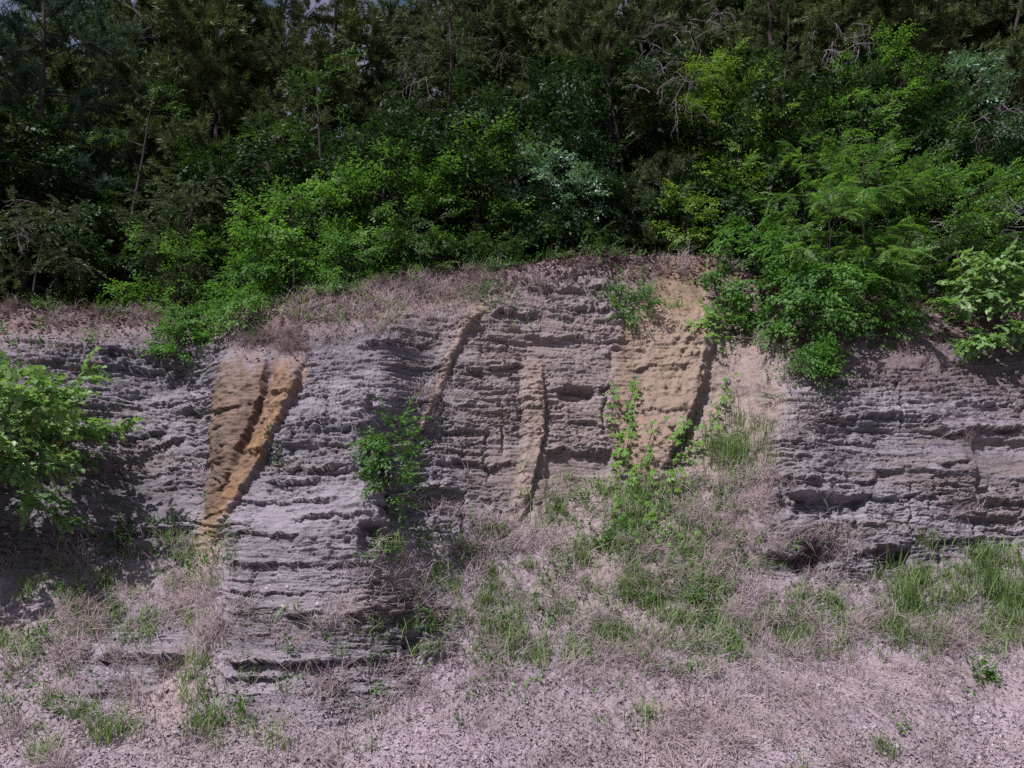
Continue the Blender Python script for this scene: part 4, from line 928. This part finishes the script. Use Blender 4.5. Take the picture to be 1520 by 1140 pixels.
o = link('dry_stalks', mesh('dry_stalks', V, Fq, STRAW)); o['kind'] = 'stuff'
# shale chips and stones
def chip_T(seed):
    g2 = np.random.default_rng(seed); n = g2.integers(5, 8); a = np.sort(g2.uniform(0, 6.28, n)); r = g2.uniform(.55, 1, n); el_ = g2.uniform(.5, .9)
    top_ = np.stack([np.cos(a) * r, np.sin(a) * r * el_, np.full(n, .22) + g2.normal(0, .07, n)], -1); bot = top_ * [1.05, 1.05, 0] + [0, 0, -.2]
    V = np.concatenate([top_, bot, [[0, 0, .26]]]); F = []
    for i in range(n):
        j = (i + 1) % n; F += [[2 * n, i, j], [i, n + i, n + j], [i, n + j, j]]
    return V, np.array(F)
TC_ = [chip_T(s) for s in range(10)]
STONE = leaf_mat('shale_chips', (.16, .125, .14), (.36, .31, .36), 0, .9, spec=.15)
n = 42000
uu = g3.uniform(-480, 1980, n); vv = g3.uniform(780, 1240, n)
rr_ = np.interp(uu, us, us)
ci = np.clip(((uu - us[0]) / (us[1] - us[0])).astype(int), 0, NU - 1); ri = np.clip(((vv - V0) / (lip(uu) - V0) * (NV - 1)).astype(int), 0, NV - 1)
keep = (rock[ri, ci] < .55) | (g3.uniform(0, 1, n) < .18)
keep &= g3.uniform(0, 1, n) < np.clip((vv - 760) / 220, .15, 1)
uu, vv = uu[keep], vv[keep]
P, Nn = at(uu, vv); n = len(P); a = g3.normal(0, 1, (n, 3)); pp = []
sz = np.exp(g3.normal(-4.65, .72, n)).clip(.004, .034)
w_ = g3.integers(0, 10, n)
for k, (tv, tf) in enumerate(TC_):
    m = w_ == k; pp.append(inst(tv, tf, P[m] + Nn[m] * sz[m, None] * .1, a[m], Nn[m] + g3.normal(0, .35, (m.sum(), 3)), sz[m]))
o = link('shale_chips', mesh('shale_chips', *cat_geo(pp), STONE)); o['kind'] = 'stuff'

# larger single stones, tufts and plants one could point to
ST = [((683, 1013), .055, 'pale flat stone on the bare slope below the dry grass'), ((1290, 1005), .045, 'pale tan stone near the foot of the slope on the right'), ((665, 727), .10, 'brown shale slab jutting out below the shaded niche'),
      ((1400, 610), .09, 'pale slab lying on the right-hand shale face')]
for i, (uv, s, lb) in enumerate(ST):
    p, nn = at(*uv); tv, tf = chip_T(50 + i); tv = tv * [s * 1.3, s, s * .7]
    o = link('stone', mesh('stone', tv, tf, STONE)); o.location = Vector(p + nn * s * .12); o.rotation_euler = Vector(nn).to_track_quat('Z', 'Y').to_euler(); tag(o, lb, 'stone')
TUFTS = [((150, 1100), 26, .24, 34, 0, 'bright grass tuft at the lower left, left one of a close pair'), ((186, 1092), 26, .24, 34, 0, 'bright grass tuft at the lower left, right one of a close pair'), ((312, 1078), 24, .30, 40, 0, 'upright green tuft near the bottom below the left dirt patch'),
      ((283, 1088), 20, .24, 30, 0, 'thin green tuft left of the upright one near the bottom'), ((755, 955), 40, .26, 60, 0, 'arching green tuft at the foot of the central slope'), ((722, 925), 30, .2, 40, 0, 'green tuft just above the arching one'), ((486, 1030), 20, .15, 30, 1, 'small dry tuft on the lower central shale block'),
      ((290, 1010), 16, .15, 24, 0, 'small leafy tuft below the dry tussock by the left ledge'), ((100, 980), 20, .25, 36, 1, 'drooping straw tuft on the left slope'), ((325, 935), 20, .26, 44, 1, 'long straw tussock hanging beside the central block'), ((930, 880), 20, .3, 36, 0, 'upright green clump in the middle of the central slope'),
      ((75, 1040), 14, .13, 22, 0, 'little green tuft on the far left slope'), ((1345, 900), 20, .45, 40, 0, 'tallest green grass clump below the right shale face'), ((200, 930), 16, .2, 34, 1, 'dry tuft above the left shale ledge'), ((1090, 690), 20, .55, 60, 0, 'tall reed-like grass clump beside the tan slope')]
for i, (uv, w0, h, n_, dry, lb) in enumerate(TUFTS):
    p, nn = at(*uv); tv, tf = T_tuft(n_ * 2, h, 1200 + i, .9 if dry else .55, .0034, .045 + w0 * .0008)
    o = link('grass_tuft', mesh('grass_tuft', tv, tf, STRAW if dry else GREEN)); o.location = Vector(p - nn * .01); o.rotation_euler = (math.radians(14 if not dry else 40), 0, i * .0)
    tag(o, lb, 'grass tuft')
WP = [((178, 818), .32, 'dark upright weed on the shaded left shale'), ((106, 898), .26, 'small leafy weed below the shaded left shale'), ((640, 985), .55, 'tall thin weed at the right edge of the central block'), ((1030, 893), .16, 'low bright leafy weed on the central slope right of the upright clump'), ((725, 462), .62, 'slender leafy seedling on the lip above the left mudstone rib'),
      ((897, 392), .34, 'bright leafy seedling on the lip at the top of the brown soil'), ((172, 478), .38, 'thin weed on the lip above the left shale'), ((1168, 935), .22, 'leafy weed right of the central slope'), ((565, 828), .2, 'small green weed on the slope under the sapling'), ((1152, 590), .12, 'tiny weed at the edge of the right shale face')]
for i, (uv, h, lb) in enumerate(WP):
    p, nn = at(*uv); wood, crown = grow('tiny', h, h * .24, 1300 + i, base_h=.1, nlimb=12, dens=1.0, sub_len=.1, trunk_r=.006, layer=.25)
    c = crown[0]; e = add_tree('weed_plant', lb, 'weed', Vector(p), wood, (c, crown[1]), WEED, None, 0, None, 'leaves', 'stem')
# small plants clothing the wood floor just behind the lip
n = 190; uu = g3.uniform(-450, 1950, n); d_ = g3.uniform(0.05, 2.5, n); P = top(uu, d_)
Dv = np.stack([g3.normal(0, .5, n), -.3 + g3.normal(0, .4, n), np.ones(n)], -1); pp = []
for r_i in range(9):
    Q = P + rv(n, .09, g3) + np.array([0, 0, .10]); w_ = g3.integers(0, 4, n)
    for k in range(4):
        m = w_ == k; tv, tf = LB['small'][k]; pp.append(inst(tv, tf, Q[m], Dv[m] + rv(m.sum(), .6, g3), np.array([0, -.4, 1.]) + rv(m.sum(), .3, g3), g3.uniform(.5, .9, m.sum())))
o = link('undergrowth', mesh('undergrowth', *cat_geo(pp), M_['dark'])); o['kind'] = 'stuff'
